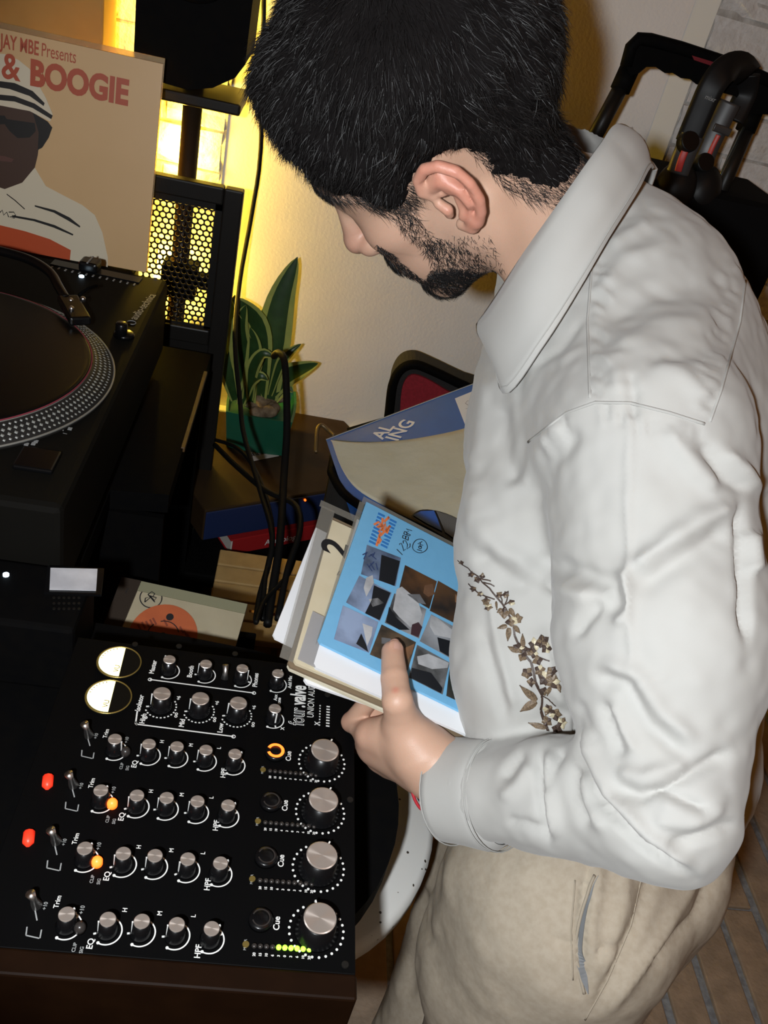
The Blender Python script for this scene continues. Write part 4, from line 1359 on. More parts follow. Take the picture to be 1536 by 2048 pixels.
# ---- cables
m_cable = mat('black_cable', (0.006, 0.006, 0.006), 0.5, spec=0.12)
def cable(pts, r, label, m=None, n=40):
    P_ = spline([D(*p) if D(*p)[1] < 1.765 else Yp(p[0], p[1], 1.765) for p in pts], n)
    mb = MB(); mb.tube(P_, r, 8)
    o = mb.build('cable', m or m_cable, None, True, base=tuple(P_[-1]))
    tag(o, label, 'cable', 'cables hanging behind the mixer')
    return o
cable([(528, -20, 1.68), (522, 290, 1.72), (505, 420, 1.72), (480, 560, 1.68), (470, 680, 1.6), (480, 800, 1.55), (488, 870, 1.5), (520, 980, 1.4), (545, 1080, 1.3), (520, 1190, 1.25), (512, 1240, 1.2)], 0.0042, 'thin black cable hanging past the perforated screen and the pot')
cable([(548, 712, 1.55), (558, 706, 1.5), (570, 730, 1.47), (574, 850, 1.44), (568, 950, 1.4), (560, 1080, 1.3), (545, 1180, 1.25), (535, 1250, 1.2)], 0.0062, 'thick black cable arching over a leaf and dropping behind the mixer')
cable([(430, 890, 1.6), (470, 930, 1.5), (530, 980, 1.4), (590, 1010, 1.35), (600, 1060, 1.3), (575, 1140, 1.25), (555, 1240, 1.2)], 0.0045, 'black cable crossing the amplifier top and looping down beside the book')
cable([(432, 880, 1.62), (480, 900, 1.55), (520, 960, 1.45), (545, 1060, 1.35), (530, 1160, 1.25), (525, 1240, 1.2)], 0.0036, 'slim black cable from beside the pot down across the amplifier')
cable([(596, 1090, 1.35), (575, 1150, 1.28), (530, 1200, 1.22), (512, 1245, 1.15)], 0.0036, 'short black cable slanting across the pale wooden crate')
cable([(500, 1222, 1.28), (530, 1226, 1.27), (560, 1228, 1.27), (590, 1215, 1.26)], 0.0022, 'thin orange cable lying on the pale wooden crate', mat('orange_cable', (0.42, 0.16, 0.02), 0.5))
cable([(632, 905, 1.58), (634, 862, 1.60), (642, 850, 1.61), (656, 860, 1.61), (668, 872, 1.6)], 0.0036, 'small bronze cable loop sticking up behind the amplifier', mat('bronze_cable', (0.16, 0.11, 0.05), 0.4, metal=0.4))

# ---- pale wooden crate lying low under the cables
CR = thing('wooden_crate', 'pale wooden crate low under the hanging cables', 'crate', (0.03, 0.98, 0.0))
cz_ = 0.60
cr0 = np.array([0.025, 1.185, cz_])
m_pine = mat('pale_pine', (0.46, 0.30, 0.12), 0.55, noise=(30, (0.34, 0.2, 0.07), 0.6))
for k in range(5):
    mb = MB(); mb.box((cr0[0]-0.075, cr0[1]-0.11+k*0.046, cz_-0.012), (cr0[0]+0.105, cr0[1]-0.068+k*0.046, cz_), 0.002); mb.build('slat', m_pine, CR)
for sx in (-1, 1):
    mb = MB(); mb.box((cr0[0]+0.015+sx*0.08-0.01, cr0[1]-0.11, 0.0), (cr0[0]+0.015+sx*0.08+0.01, cr0[1]+0.12, cz_-0.012), 0.002); mb.build('end_panel', m_pine, CR)

# ---- record bag with a 12 inch record standing in it
RB = thing('record_bag', 'black soft record bag behind the singles in his hand', 'bag', tuple(D(800, 1130, 1.28)*np.array([1, 1, 0])+np.array([0, 0, SH])))
zb = SH
q0 = D(668, 955, 1.22); q1 = D(925, 1105, 1.12)
ff = Field((0.10, 0.74, 0.5), (0.62, 1.36, 0.98), 0.008)
def bagpt(x, y, d): return D(x, y, d)
rim = [bagpt(662, 945, 1.27), bagpt(690, 990, 1.22), bagpt(760, 1035, 1.17), bagpt(840, 1075, 1.13), bagpt(930, 1120, 1.10), bagpt(1010, 1150, 1.09)]
back = [bagpt(668, 900, 1.42), bagpt(720, 880, 1.43), bagpt(800, 850, 1.42), bagpt(900, 815, 1.40), bagpt(980, 790, 1.38), bagpt(1050, 780, 1.36)]
V_, F_ = [], []
def wall(P_, z0):
    o = len(V_)
    k = len(P_)
    for p in P_:
        V_.append(p)
    for p in P_:
        V_.append(np.array([p[0], p[1], z0]))
    for i in range(k-1):
        F_.append((o+i, o+i+1, o+k+i+1, o+k+i))
loop = list(spline(rim, 18))+list(spline(back[::-1], 18))
loop.append(loop[0])
wall(loop, zb)
mesh_obj('bag_wall', V_, F_, mat('black_fabric', (0.011, 0.011, 0.011), 0.85, bump=(300, 0.5, 0.002)), RB, True)
mb = MB(); mb.tube(loop[:-1], 0.006, 8, closed=True); mb.build('bag_rim', m_black, RB, True)
mb = MB(); mb.prism([np.array([p[0], p[1], zb]) for p in loop[:-1]], (0, 0, 0.004)); mb.build('bag_floor', m_black, RB)

m_blue = mat('blue_card', (0.024, 0.115, 0.40), 0.45, noise=(30, (0.02, 0.10, 0.34), 0.5))
tl, tr_, bl = D(652, 879, 1.34), D(985, 753, 1.34), D(672, 960, 1.26)
x_, y_, n_ = quad_axes(tl, tr_, bl)
LB12 = thing('record_sleeve', 'blue album sleeve with white handwritten sticker standing in the black bag', 'record sleeve', tuple(tl+y_*0.3+x_*0.15))
mb = MB(); mb.prism([tl, tl+x_*0.315, tl+x_*0.315+y_*0.315, tl+y_*0.315], -n_*0.004); mb.build('card', m_blue, LB12)
mb = MB(); mb.prism([tl+n_*0.0004, tl+x_*0.30+n_*0.0004, tl+x_*0.30+y_*0.0022+n_*0.0004, tl+y_*0.0022+n_*0.0004], n_*0.0004); mb.build('worn_edge', mat('worn_pale_edge', (0.30, 0.32, 0.34), 0.7), LB12)
m_pale = mat('white_sticker', (0.66, 0.68, 0.72), 0.6)
P_ = [on_plane(tl, n_, *p, 0.0006) for p in ((910, 798), (1010, 757), (1030, 830), (931, 852))]
mb = MB(); mb.prism(P_, n_*0.0004); STK = mb.build('sticker', m_pale, LB12)
for pts in ([(942, 804), (935, 803), (931, 808), (937, 812), (938, 817), (932, 819)], [(943, 808), (941, 820)], [(943, 808), (949, 806), (949, 812), (943, 813)], [(952, 812), (952, 804), (956, 803)], [(957, 808), (962, 805), (960, 802), (956, 806), (960, 810)], [(968, 801), (963, 804), (966, 808), (970, 803), (971, 807)], [(977, 793), (972, 807)], [(973, 800), (979, 798)]):
    V_, F_ = rects([on_plane(tl, n_, x, y, 0.0013) for x, y in pts], 0.0010, n_); mesh_obj('pen_stroke', V_, F_, mat('grey_pen', (0.22, 0.22, 0.24), 0.6), STK)
ta = on_plane(tl, n_, 771, 884, 0.0008); tb = on_plane(tl, n_, 812, 862, 0.0008)
txd = nrm(on_plane(tl, n_, 826, 848)-on_plane(tl, n_, 792, 884)); tyd = np.cross(n_, txd)
for s, p in (('AL', (765, 880)), ('ING', (794, 884))):
    W_, F_ = text_geo(s, 0.034, on_plane(tl, n_, *p, 0.0008), txd, tyd, 0.02, 'LEFT', 0, 0.8); mesh_obj('lettering', W_, F_, m_white, LB12)
# inner sleeve of soft paper pulled half out, record label showing through its hole
IN = thing('inner_sleeve', 'cream paper inner sleeve with round hole in front of the blue sleeve', 'record sleeve', tuple(tl+y_*0.33+x_*0.15-n_*-0.02))
outl = [(661, 880), (700, 884), (760, 884), (830, 877), (900, 864), (965, 848), (1080, 830), (1120, 1000), (1080, 1170), (1000, 1140), (930, 1098), (905, 1085), (850, 1052), (780, 1018), (730, 990), (700, 965), (680, 930)]
dep = lambda x, y: 1.255-0.00075*(y-880)-0.00004*(x-660)+0.010*math.sin((x-660)/70.0)*math.sin((y-850)/80.0)*0.5
NU, NV = 26, 18
from_px = lambda x, y, dd=0.0: D(x, y, dep(x, y)+dd)
hole_c = (888, 1062); 
topl = spline([(661, 880, 0), (700, 884, 0), (760, 884, 0), (830, 877, 0), (900, 864, 0), (965, 848, 0), (1080, 830, 0)], NU)[:, :2]
botl = spline([(664, 884, 0), (684, 938, 0), (716, 980, 0), (780, 1018, 0), (850, 1052, 0), (930, 1098, 0), (1050, 1160, 0)], NU)[:, :2]
V_, F_ = [], []
for layer in (0, 1):
    for i in range(NU):
        for j in range(NV):
            p = topl[i]+(botl[i]-topl[i])*j/(NV-1)
            V_.append(from_px(p[0], p[1], 0.002*layer))
def inhole(i, j):
    p = topl[i]+(botl[i]-topl[i])*(j+0.5)/(NV-1)
    return False
o1 = NU*NV
for i in range(NU-1):
    for j in range(NV-1):
        F_.append((i*NV+j, i*NV+j+1, (i+1)*NV+j+1, (i+1)*NV+j)); F_.append((o1+i*NV+j, o1+(i+1)*NV+j, o1+(i+1)*NV+j+1, o1+i*NV+j+1))
for i in range(NU-1):
    F_.append((i*NV, (i+1)*NV, o1+(i+1)*NV, o1+i*NV)); F_.append((i*NV+NV-1, o1+i*NV+NV-1, o1+(i+1)*NV+NV-1, (i+1)*NV+NV-1))
mesh_obj('paper', V_, F_, mat('cream_inner_paper', (0.52, 0.48, 0.36), 0.8, noise=(16, (0.45, 0.41, 0.29), 0.6), bump=(45, 0.35, 0.004)), IN, True, recalc=True)
# label disc of the record seen in the hole, under glossy vinyl edge
P_ = [from_px(x, y, -0.004) for x, y in spline([(822, 1032, 0), (840, 1020, 0), (875, 1022, 0), (920, 1040, 0), (960, 1075, 0), (930, 1098, 0), (880, 1068, 0), (840, 1045, 0)], 30)[:, :2]]
mb = MB(); mb.prism(P_, -nrm(ray(880, 1050))*0.001); mb.build('hole_rim', m_blackgl, IN)
P_ = [from_px(x, y, -0.006) for x, y in ((826, 1030), (842, 1022), (868, 1021), (874, 1035), (884, 1062), (852, 1046))]
mb = MB(); mb.prism(P_, -nrm(ray(880, 1050))*0.001); mb.build('record_label', mat('blue_label', (0.015, 0.10, 0.42), 0.35), IN)
P_ = [from_px(x, y, -0.006) for x, y in ((872, 1022), (900, 1030), (930, 1045), (950, 1080), (925, 1088), (890, 1064), (880, 1040))]
mb = MB(); mb.prism(P_, -nrm(ray(880, 1050))*0.001); mb.build('label_glare', mat('glare_grey', (0.10, 0.10, 0.10), 0.12), IN)  # grey patch painted for the glare on the plastic

# ---- black bag with red panel against the wall
RBG = thing('padded_bag', 'red panelled black padded bag leaning on the plaster wall', 'bag', tuple(Yp(880, 880, 1.66)))
yb = 1.66
pts = spline([(772, 880, 0), (779, 820, 0), (786, 768, 0), (803, 738, 0), (830, 729, 0), (866, 742, 0), (930, 772, 0), (1000, 800, 0), (1040, 880, 0)], 30)[:, :2]
P_ = [Yp(x, y, yb) for x, y in pts]
mb = MB(); mb.prism(P_, (0, 0.07, 0)); mb.build('body', mat('black_canvas', (0.013, 0.012, 0.012), 0.8, bump=(200, 0.4, 0.002)), RBG)
mb = MB(); mb.tube(P_, 0.010, 10); mb.build('piping', m_black, RBG, True)
pts = spline([(800, 890, 0), (800, 820, 0), (805, 770, 0), (822, 748, 0), (852, 755, 0), (898, 782, 0), (930, 800, 0), (960, 890, 0)], 24)[:, :2]
mb = MB(); mb.prism([Yp(x, y, yb-0.002) for x, y in pts], (0, -0.006, 0)); mb.build('panel', mat('red_mesh', (0.30, 0.012, 0.025), 0.8, noise=(200, (0.2, 0.008, 0.015), 0.7)), RBG)
# dark leaf beside his collar, made as a black tube added to the bag
mb = MB(); mb.tube(spline([Yp(1000, 640, 1.60), Yp(990, 700, 1.60), Yp(975, 760, 1.60), Yp(960, 800, 1.60)], 12), 0.018, 8)
mb.build('dark_leaf', m_black, RBG, True)
cs = [Yp(694, 870, 1.64), Yp(780, 845, 1.64), Yp(790, 862, 1.64), Yp(700, 885, 1.64)]
mb = MB(); mb.prism(cs, (0, 0.03, 0)); tag(mb.build('flat_case', m_black, None), 'thin black flat case edge above the blue sleeve corner', 'case')

RBX = thing('record_box', 'small black box holding the orange labelled single behind the mixer', 'box', (-0.07, 0.88, 0.0))
mb = MB(); mb.box((-0.165, 0.80, 0.0), (0.03, 0.815, 0.72), 0.002); mb.build('front_panel', m_black, RBX)
mb = MB(); mb.box((-0.165, 0.95, 0.0), (0.03, 0.965, 0.72), 0.002); mb.build('back_panel', m_black, RBX)
mb = MB(); mb.box((-0.165, 0.815, 0.66), (0.03, 0.95, 0.68), 0.002); mb.build('bottom', m_black, RBX)
# ================================================================== the man
HM = np.array([[-0.6204756482, 0.0092976513, -0.7841705960], [0.2339915217, -0.9521874602, -0.1964357614],
               [-0.7485037994, -0.3053728774, 0.5886335600]])
HO = np.array([0.1067, 0.7615, 1.4704])
def HL(x, y, z):
    return HO + HM@np.array([x, y, z], float)
NB = np.array([0.245, 0.757, 1.405])            # base of the neck
SL = D(1290, 880, 0.672)                        # left shoulder joint
SRT = NB + (NB-SL)*np.array([0.9, 1.0, 0.25]) + np.array([0.02, 0.0, 0.0])
EL = D(1328, 1612, 0.610)                       # left elbow
WR = D(872, 1536, 0.750)                        # left wrist
PEL = np.array([0.395, 0.61, 0.93])              # pelvis
CH = np.array([0.315, 0.71, 1.27])               # chest

MAN = thing('person', 'man in a pale long-sleeved shirt and beige trousers leaning over the mixer holding records', 'person', (0.45, 0.62, 0.0))

m_skin = mat('skin', (0.6, 0.4, 0.3), 0.48, attr='tint', noise=(260, (0.56, 0.31, 0.22), 0.16), bump=(900, 0.25, 0.0006), sss=0.12)
m_shirt = mat('shirt_cotton', (0.42, 0.415, 0.395), 0.85, noise=(22, (0.395, 0.385, 0.36), 0.5), bump=(1500, 0.15, 0.0004), sheen=0.15)
m_trous = mat('trouser_cotton', (0.42, 0.36, 0.28), 0.9, noise=(160, (0.32, 0.26, 0.185), 0.45, 8), bump=(1700, 0.3, 0.0006))
m_hair = mat('black_hair', (0.010, 0.009, 0.009), 0.5, spec=0.28)
m_hair2 = mat('black_hair_root', (0.008, 0.007, 0.007), 1.0, spec=0.0)

# ---- body: head and neck
fh = Field(HL(0.01, 0, 0.01)-0.175, HL(0.01, 0, 0.01)+np.array([0.215, 0.16, 0.16]), 0.00175)
A = HM
fh.ell(HL(-0.006, 0, 0.045), (0.097, 0.075, 0.087), A, 0.0)
fh.ell(HL(0.045, 0, 0.047), (0.049, 0.060, 0.052), A, 0.02)
fh.cone(HL(0.04, 0, 0.02), HL(0.052, 0, -0.062), 0.058, 0.040, 0.03)
fh.ell(HL(0.03, 0, -0.045), (0.05, 0.054, 0.055), A, 0.03)
for s in (1, -1):
    fh.ell(HL(0.058, 0.045*s, -0.012), (0.030, 0.021, 0.021), A, 0.018)
    fh.cone(HL(0.085, 0.010*s, 0.041), HL(0.066, 0.047*s, 0.043), 0.013, 0.012, 0.012)
    fh.ell(HL(0.101, 0.031*s, 0.021), (0.018, 0.016, 0.0105), A, 0.008, 'sub')
    fh.ell(HL(0.0765, 0.031*s, 0.0205), (0.0125, 0.0145, 0.0125), A, 0.003)
    fh.cone(HL(0.008, 0.050*s, -0.052), HL(0.070, 0.018*s, -0.098), 0.020, 0.017, 0.022)
    fh.ell(HL(0.058, 0.036*s, -0.050), (0.028, 0.020, 0.030), A, 0.02)
fh.ell(HL(0.076, 0, -0.057), (0.030, 0.034, 0.030), A, 0.016)
fh.ell(HL(0.079, 0, -0.099), (0.019, 0.022, 0.018), A, 0.014)
fh.path([HL(0.094, 0, 0.028), HL(0.104, 0, 0.002), HL(0.114, 0, -0.022)], [0.0085, 0.0095, 0.012], 0.010)
fh.ell(HL(0.1165, 0, -0.026), (0.0125, 0.0125, 0.0115), A, 0.006)
for s in (1, -1):
    fh.ell(HL(0.104, 0.0135*s, -0.031), (0.012, 0.0080, 0.0095), A, 0.006)
    fh.cone(HL(0.1045, 0.002*s, -0.0635), HL(0.093, 0.022*s, -0.067), 0.0055, 0.003, 0.004)
    fh.cone(HL(0.103, 0.002*s, -0.074), HL(0.092, 0.020*s, -0.0695), 0.0060, 0.003, 0.004)
# neck
fh.cone(HL(-0.018, 0, -0.035), NB, 0.056, 0.052, 0.03)
fh.cone(NB, NB+(CH-NB)*0.5, 0.048, 0.045, 0.03)
fh.cone(HL(-0.012, 0.052, -0.035), NB+np.array([-0.055, -0.03, -0.02]), 0.014, 0.012, 0.016)
# ears
def ear_pt(u, v, w, s):
    # u backwards, v up, w outwards; tilted and turned out from the skull
    c, sn = math.cos(math.radians(EAR_TILT)), math.sin(math.radians(EAR_TILT))
    x, z = -(u*c+v*sn), (-u*sn+v*c)
    return HL(x-0.004, s*(0.0765+w+max(0, u+0.010)*0.42), z)
EAR_TILT = 4
ES = 1.02
for s in (1, -1):
    E_ = lambda u, v, w: ear_pt(u*ES, v*ES, w, s)
    EA = HM@np.array([[0.92, 0.0, 0.0], [-0.38*s, 1.0, 0], [0, 0, 1.0]])
    fh.path([E_(-0.012, 0.014, 0.001), E_(0.004, 0.020, 0.001), E_(0.011, 0.004, 0.001), E_(0.004, -0.016, 0)], [0.006, 0.009, 0.0085, 0.006], 0.004)
    fh.path([E_(-0.012, 0.006, 0.002), E_(-0.016, 0.016, 0.005), E_(-0.012, 0.027, 0.007), E_(-0.002, 0.0335, 0.008), E_(0.009, 0.032, 0.008),
             E_(0.0175, 0.024, 0.008), E_(0.0215, 0.011, 0.008), E_(0.0205, -0.004, 0.007), E_(0.015, -0.016, 0.006), E_(0.007, -0.025, 0.004)],
            [0.0036, 0.0042, 0.0044, 0.0046, 0.0047, 0.0048, 0.0046, 0.0044, 0.0044, 0.005], 0.0022)
    fh.path([E_(-0.003, 0.020, 0.006), E_(0.006, 0.017, 0.007), E_(0.0115, 0.008, 0.008), E_(0.0115, -0.004, 0.008), E_(0.006, -0.012, 0.006)],
            [0.003, 0.0038, 0.0042, 0.004, 0.0036], 0.0025)
    fh.path([E_(-0.012, 0.008, 0.002), E_(-0.003, 0.0065, 0.003), E_(0.004, 0.007, 0.003)], [0.003, 0.0026, 0.0018], 0.0025)
    fh.path([E_(-0.0115, 0.0, 0.003), E_(-0.0075, -0.006, 0.006), E_(-0.0095, -0.012, 0.004)], [0.0042, 0.0046, 0.0036], 0.003)
    fh.path([E_(0.006, -0.013, 0.006), E_(-0.001, -0.0165, 0.005)], [0.0036, 0.0034], 0.003)
    fh.path([E_(0.006, -0.022, 0.003), E_(0.000, -0.029, 0.001), E_(-0.007, -0.026, 0.0)], [0.0062, 0.0068, 0.005], 0.004)
    fh.path([E_(0.001, 0.001, 0.012), E_(0.002, -0.008, 0.012)], [0.0062, 0.0058], 0.003, 'sub')
    fh.path([E_(-0.009, 0.022, 0.012), E_(0.004, 0.0265, 0.013), E_(0.0145, 0.017, 0.014), E_(0.0165, 0.004, 0.014)], [0.0034, 0.0036, 0.0034, 0.0030], 0.002, 'sub')
hv, hq = fh.mesh()
hv = relax(hv, hq, 1, 0.4)
Lc = (hv-HO)@HM

# skin tints: ear redder, stubble along jaw and lip, lids
tint = np.tile(np.array([0.505, 0.315, 0.222]), (len(hv), 1))
def blend(col, w):
    global tint
    tint = tint*(1-w[:, None])+np.array(col)*w[:, None]
def blob(x, y, z, r):
    d = np.sqrt((Lc[:, 0]-x)**2+(np.abs(Lc[:, 1])-y)**2+(Lc[:, 2]-z)**2)
    return np.clip(1.3-d/r, 0, 1)
edge = np.clip((np.abs(Lc[:, 1])-0.079)/0.012, 0, 1)*(np.abs(Lc[:, 0]+0.006) < 0.045)*(Lc[:, 2] > -0.04)*(Lc[:, 2] < 0.05)
blend((0.54, 0.20, 0.14), edge*0.75)
blend((0.47, 0.22, 0.16), blob(0.115, 0, -0.025, 0.022)*0.7)
blend((0.46, 0.25, 0.18), blob(0.075, 0.045, -0.015, 0.03)*0.4)
lip = np.clip(1-((np.abs(Lc[:, 2]+0.068)/0.009)**2+(np.abs(Lc[:, 1])/0.026)**2), 0, 1)*(Lc[:, 0] > 0.085)
blend((0.40, 0.16, 0.13), lip*0.8)
jawl = np.maximum.reduce([blob(0.02, 0.06, -0.04, 0.03), blob(0.04, 0.05, -0.075, 0.035), blob(0.08, 0.02, -0.10, 0.04), blob(0.05, 0.03, -0.105, 0.035)])
blend((0.30, 0.20, 0.15), jawl*0.45)

# ---- body: hand and wrist (left)
BLUE_B = D(635, 1283, 0.74)
BLUE_A = D(733, 1003, 0.8708)
S_E1 = nrm(BLUE_A-BLUE_B)                        # along the sleeve's top edge
_q = D(920, 1100, 1.0)-CAM
_d2 = ((BLUE_A-CAM)@S_E1)/(_q@S_E1)
S_E2 = nrm(CAM+_q*_d2-BLUE_A)                    # along its side edge
S_N = np.cross(S_E2, S_E1)
S_N = S_N if S_N[2] > 0 else -S_N                # up out of the sleeve
def SP(a, b, h=0.0):                             # point on the stack: a along S_E1 from B, b along S_E2, h above
    return BLUE_B+S_E1*a+S_E2*b+S_N*h

fa = Field(D(790, 1400, 0.76)-np.array([0.11, 0.12, 0.12]), D(790, 1400, 0.76)+np.array([0.15, 0.15, 0.11]), 0.0014)
def onsleeve(x, y, h):
    d = ray(x, y)
    t = ((BLUE_B+S_N*h-CAM)@S_N)/(d@S_N)
    return CAM+d*t
th_tip = onsleeve(785, 1304, 0.0085)
th_ip = onsleeve(789, 1358, 0.0125)
th_mid = onsleeve(795, 1402, 0.0145)
th_mcp = D(806, 1448, 0.738)
th_cmc = D(838, 1500, 0.742)
idx_k = D(742, 1470, 0.768)
mid_k = D(746, 1494, 0.785)
rng_k = D(760, 1515, 0.800)
pnk_k = D(782, 1532, 0.812)
fa.path([D(1010, 1586, 0.705), WR], [0.030, 0.0258], 0.0)
fa.cone(WR, D(845, 1508, 0.752), 0.0262, 0.026, 0.012)
# back of the hand: metacarpals, fused
for kk, r, w in ((idx_k, 0.0135, D(842, 1506, 0.75)), (mid_k, 0.013, D(848, 1520, 0.758)), (rng_k, 0.0125, D(852, 1530, 0.765)), (pnk_k, 0.0115, D(860, 1545, 0.77))):
    fa.cone(kk, w, r, 0.0165, 0.016)
fa.cone(D(765, 1480, 0.785), D(830, 1520, 0.768), 0.018, 0.019, 0.014)
# thumb
fa.cone(th_cmc, th_mcp, 0.0215, 0.0150, 0.012)
fa.cone(D(775, 1462, 0.756), D(812, 1470, 0.745), 0.0125, 0.015, 0.016)      # web between thumb and index
fa.cone(th_mcp, th_mid, 0.0150, 0.0126, 0.006)
fa.cone(th_mid, th_ip, 0.0124, 0.0112, 0.002)
fa.cone(th_ip, th_tip, 0.0112, 0.0096, 0.002)
# fingers: out to the side, then curled under the stack
def finger(k, pip, dip, tip, r):
    fa.cone(k, pip, r, r*0.9, 0.006)
    fa.cone(pip, dip, r*0.9, r*0.82, 0.003)
    fa.cone(dip, tip, r*0.82, r*0.72, 0.003)
und = lambda a, b, h: SP(a, b, h)
finger(idx_k, D(703, 1444, 0.800), und(-0.003, 0.068, -0.030), und(0.028, 0.080, -0.027), 0.0098)
finger(mid_k, D(702, 1470, 0.825), und(0.002, 0.086, -0.036), und(0.034, 0.094, -0.030), 0.0099)
finger(rng_k, D(722, 1490, 0.838), und(0.000, 0.106, -0.038), und(0.030, 0.112, -0.031), 0.0094)
finger(pnk_k, D(748, 1508, 0.845), und(-0.004, 0.124, -0.038), und(0.020, 0.130, -0.033), 0.0082)
# thumb nail bed, knuckle creases
tdir = nrm(th_tip-th_ip)
tl = nrm(np.cross(tdir, S_N))
fa.ell(th_tip+S_N*0.0075+tdir*0.0005, (0.0068, 0.0072, 0.0022), np.stack([tl, tdir, S_N], 1), 0.0012)
for c, dy in ():
    c2 = c+tdir*dy+nrm(CAM-c)*0.0112
    fa.cone(c2-tl*0.005, c2+tl*0.005, 0.0006, 0.0006, 0.0012, 'sub')
av, aq = fa.mesh()
av = relax(av, aq, 1, 0.35)
tint_a = np.tile(np.array([0.53, 0.33, 0.235]), (len(av), 1))
def blend_a(col, c, r, k):
    global tint_a
    w = np.clip(1.4-np.linalg.norm(av-c, axis=1)/r, 0, 1)*k
    tint_a = tint_a*(1-w[:, None])+np.array(col)*w[:, None]
toc = lambda p: nrm(CAM-p)
blend_a((0.55, 0.28, 0.21), th_tip+S_N*0.006, 0.009, 0.55)
blend_a((0.55, 0.20, 0.14), onsleeve(791, 1380, 0.025), 0.0032, 0.7)
blend_a((0.58, 0.27, 0.19), onsleeve(783, 1407, 0.026), 0.0042, 0.45)
for c in (idx_k, mid_k, rng_k, D(703, 1444, 0.80)):
    blend_a((0.47, 0.235, 0.165), c, 0.016, 0.5)

# ---- body: trunk and legs under the clothes (coarse), one mesh with head and hand
ft = Field((0.02, 0.25, 0.30), (0.80, 1.10, 1.48), 0.009)
LAT = nrm(SL-SRT)
ft.cone(PEL, CH, 0.09, 0.10, 0.0, sq=(LAT, 1.25))
ft.cone(CH, NB+np.array([0.0, 0, -0.06]), 0.09, 0.045, 0.03)
ft.cone(NB+(CH-NB)*0.55, SL, 0.05, 0.045, 0.03)
ft.cone(NB+(CH-NB)*0.55, SRT, 0.05, 0.045, 0.03)
ft.cone(SL, EL, 0.05, 0.036, 0.03)
ft.cone(EL, D(1010, 1586, 0.705), 0.036, 0.028, 0.02)
tv, tq = ft.mesh()
bv = np.concatenate([hv, av, tv])
bq = np.concatenate([hq, aq+len(hv), tq+len(hv)+len(av)])
bt = np.concatenate([tint, tint_a, np.tile(np.array([0.6, 0.385, 0.275]), (len(tv), 1))])
BODY = mesh_obj('body', bv, bq, m_skin, MAN, True, attr=bt, label='bare skin of head, neck and left hand')

# thumb nail
nb = MB()
nail = []
for i in range(7):
    for j in range(6):
        u = (i/6-0.5)*2
        v = j/5
        w = 0.0066*(1-0.25*abs(v-0.4))
        p = th_tip+tl*u*w+tdir*(-0.0035+v*0.0125*(1-0.22*u*u))+S_N*(0.0104-0.0030*u*u-0.0040*max(0, v-0.62)**1.0)
        nail.append(p)
nb.add(nail, [(i*6+j, (i+1)*6+j, (i+1)*6+j+1, i*6+j+1) for i in range(6) for j in range(5)])
nb.build('thumb_nail', mat('nail', (0.56, 0.33, 0.26), 0.3), MAN, True)

# ---- hair
bh = bvh_of(hv, hq)
HAIRLINE = [(669, 384), (717, 387), (744, 402), (777, 416), (803, 408), (817, 375), (826, 345)]
line = []
for q in HAIRLINE:
    h, n = cast(bh, *q)
    if h is not None:
        l = (h-HO)@HM
        line.append((l[0], l[2]))
line2 = [(0.004, 0.030), (-0.016, 0.031), (-0.030, 0.022), (-0.037, 0.002)]
for q in [(985, 345), (1050, 362), (1110, 380), (1150, 350)]:
    h, n = cast(bh, *q)
    if h is not None:
        l = (h-HO)@HM
        line2.append((l[0], l[2]))
poly = np.array([(0.16, 0.076), (0.094, 0.076), (0.080, 0.068)] + line + line2 + [(-0.13, line2[-1][1]-0.01), (-0.2, 0.0), (-0.2, 0.25), (0.2, 0.25)])
print('HAIRPOLY', np.round(poly, 3).tolist())
def poly_sd(p, poly):
    """signed distance to polygon, positive inside"""
    n = len(poly)
    d = np.full(len(p), 1e9)
    ins = np.zeros(len(p), bool)
    for i in range(n):
        a, b = poly[i], poly[(i+1) % n]
        ab = b-a
        t = np.clip(((p-a)@ab)/(ab@ab+1e-12), 0, 1)
        d = np.minimum(d, np.linalg.norm(p-a-t[:, None]*ab, axis=1))
        c = ((a[1] > p[:, 1]) != (b[1] > p[:, 1]))
        xx = (b[0]-a[0])*(p[:, 1]-a[1])/(b[1]-a[1]+1e-12)+a[0]
        ins ^= c & (p[:, 0] < xx)
    return np.where(ins, d, -d)
xz = Lc[:, [0, 2]]
sd = poly_sd(xz, poly)+0.002*hash_noise(Lc, 160, 8)+0.001*hash_noise(Lc, 400, 9)
earv = (np.abs(Lc[:, 1]) > 0.0785) & (np.abs(Lc[:, 0]+0.004) < 0.034) & (Lc[:, 2] < 0.040)
sd = np.where(earv, -0.02, sd)
hn = vnormals(hv, hq)
full = 0.030*np.clip((Lc[:, 2]+0.06)/0.12, 0.15, 1.0)
full = full + 0.010*np.clip((Lc[:, 0]-0.03)/0.06, 0, 1)
thick = full*np.clip(sd/0.045, 0, 1)**0.7
wob = 0.0035*hash_noise(Lc, 70, 3)+0.003*hash_noise(Lc, 28, 5)
cap = hv+hn*(thick+wob*np.clip(sd/0.02, 0, 1)*1.0+0.0004)[:, None]
keep = (sd[hq] > 0).all(1)
hqk = hq[keep]
used = np.unique(hqk)
remap = np.full(len(hv), -1)
remap[used] = np.arange(len(used))
HAIR = mesh_obj('hair', cap[used], remap[hqk], m_hair2, MAN, True, label='thick short black hair')

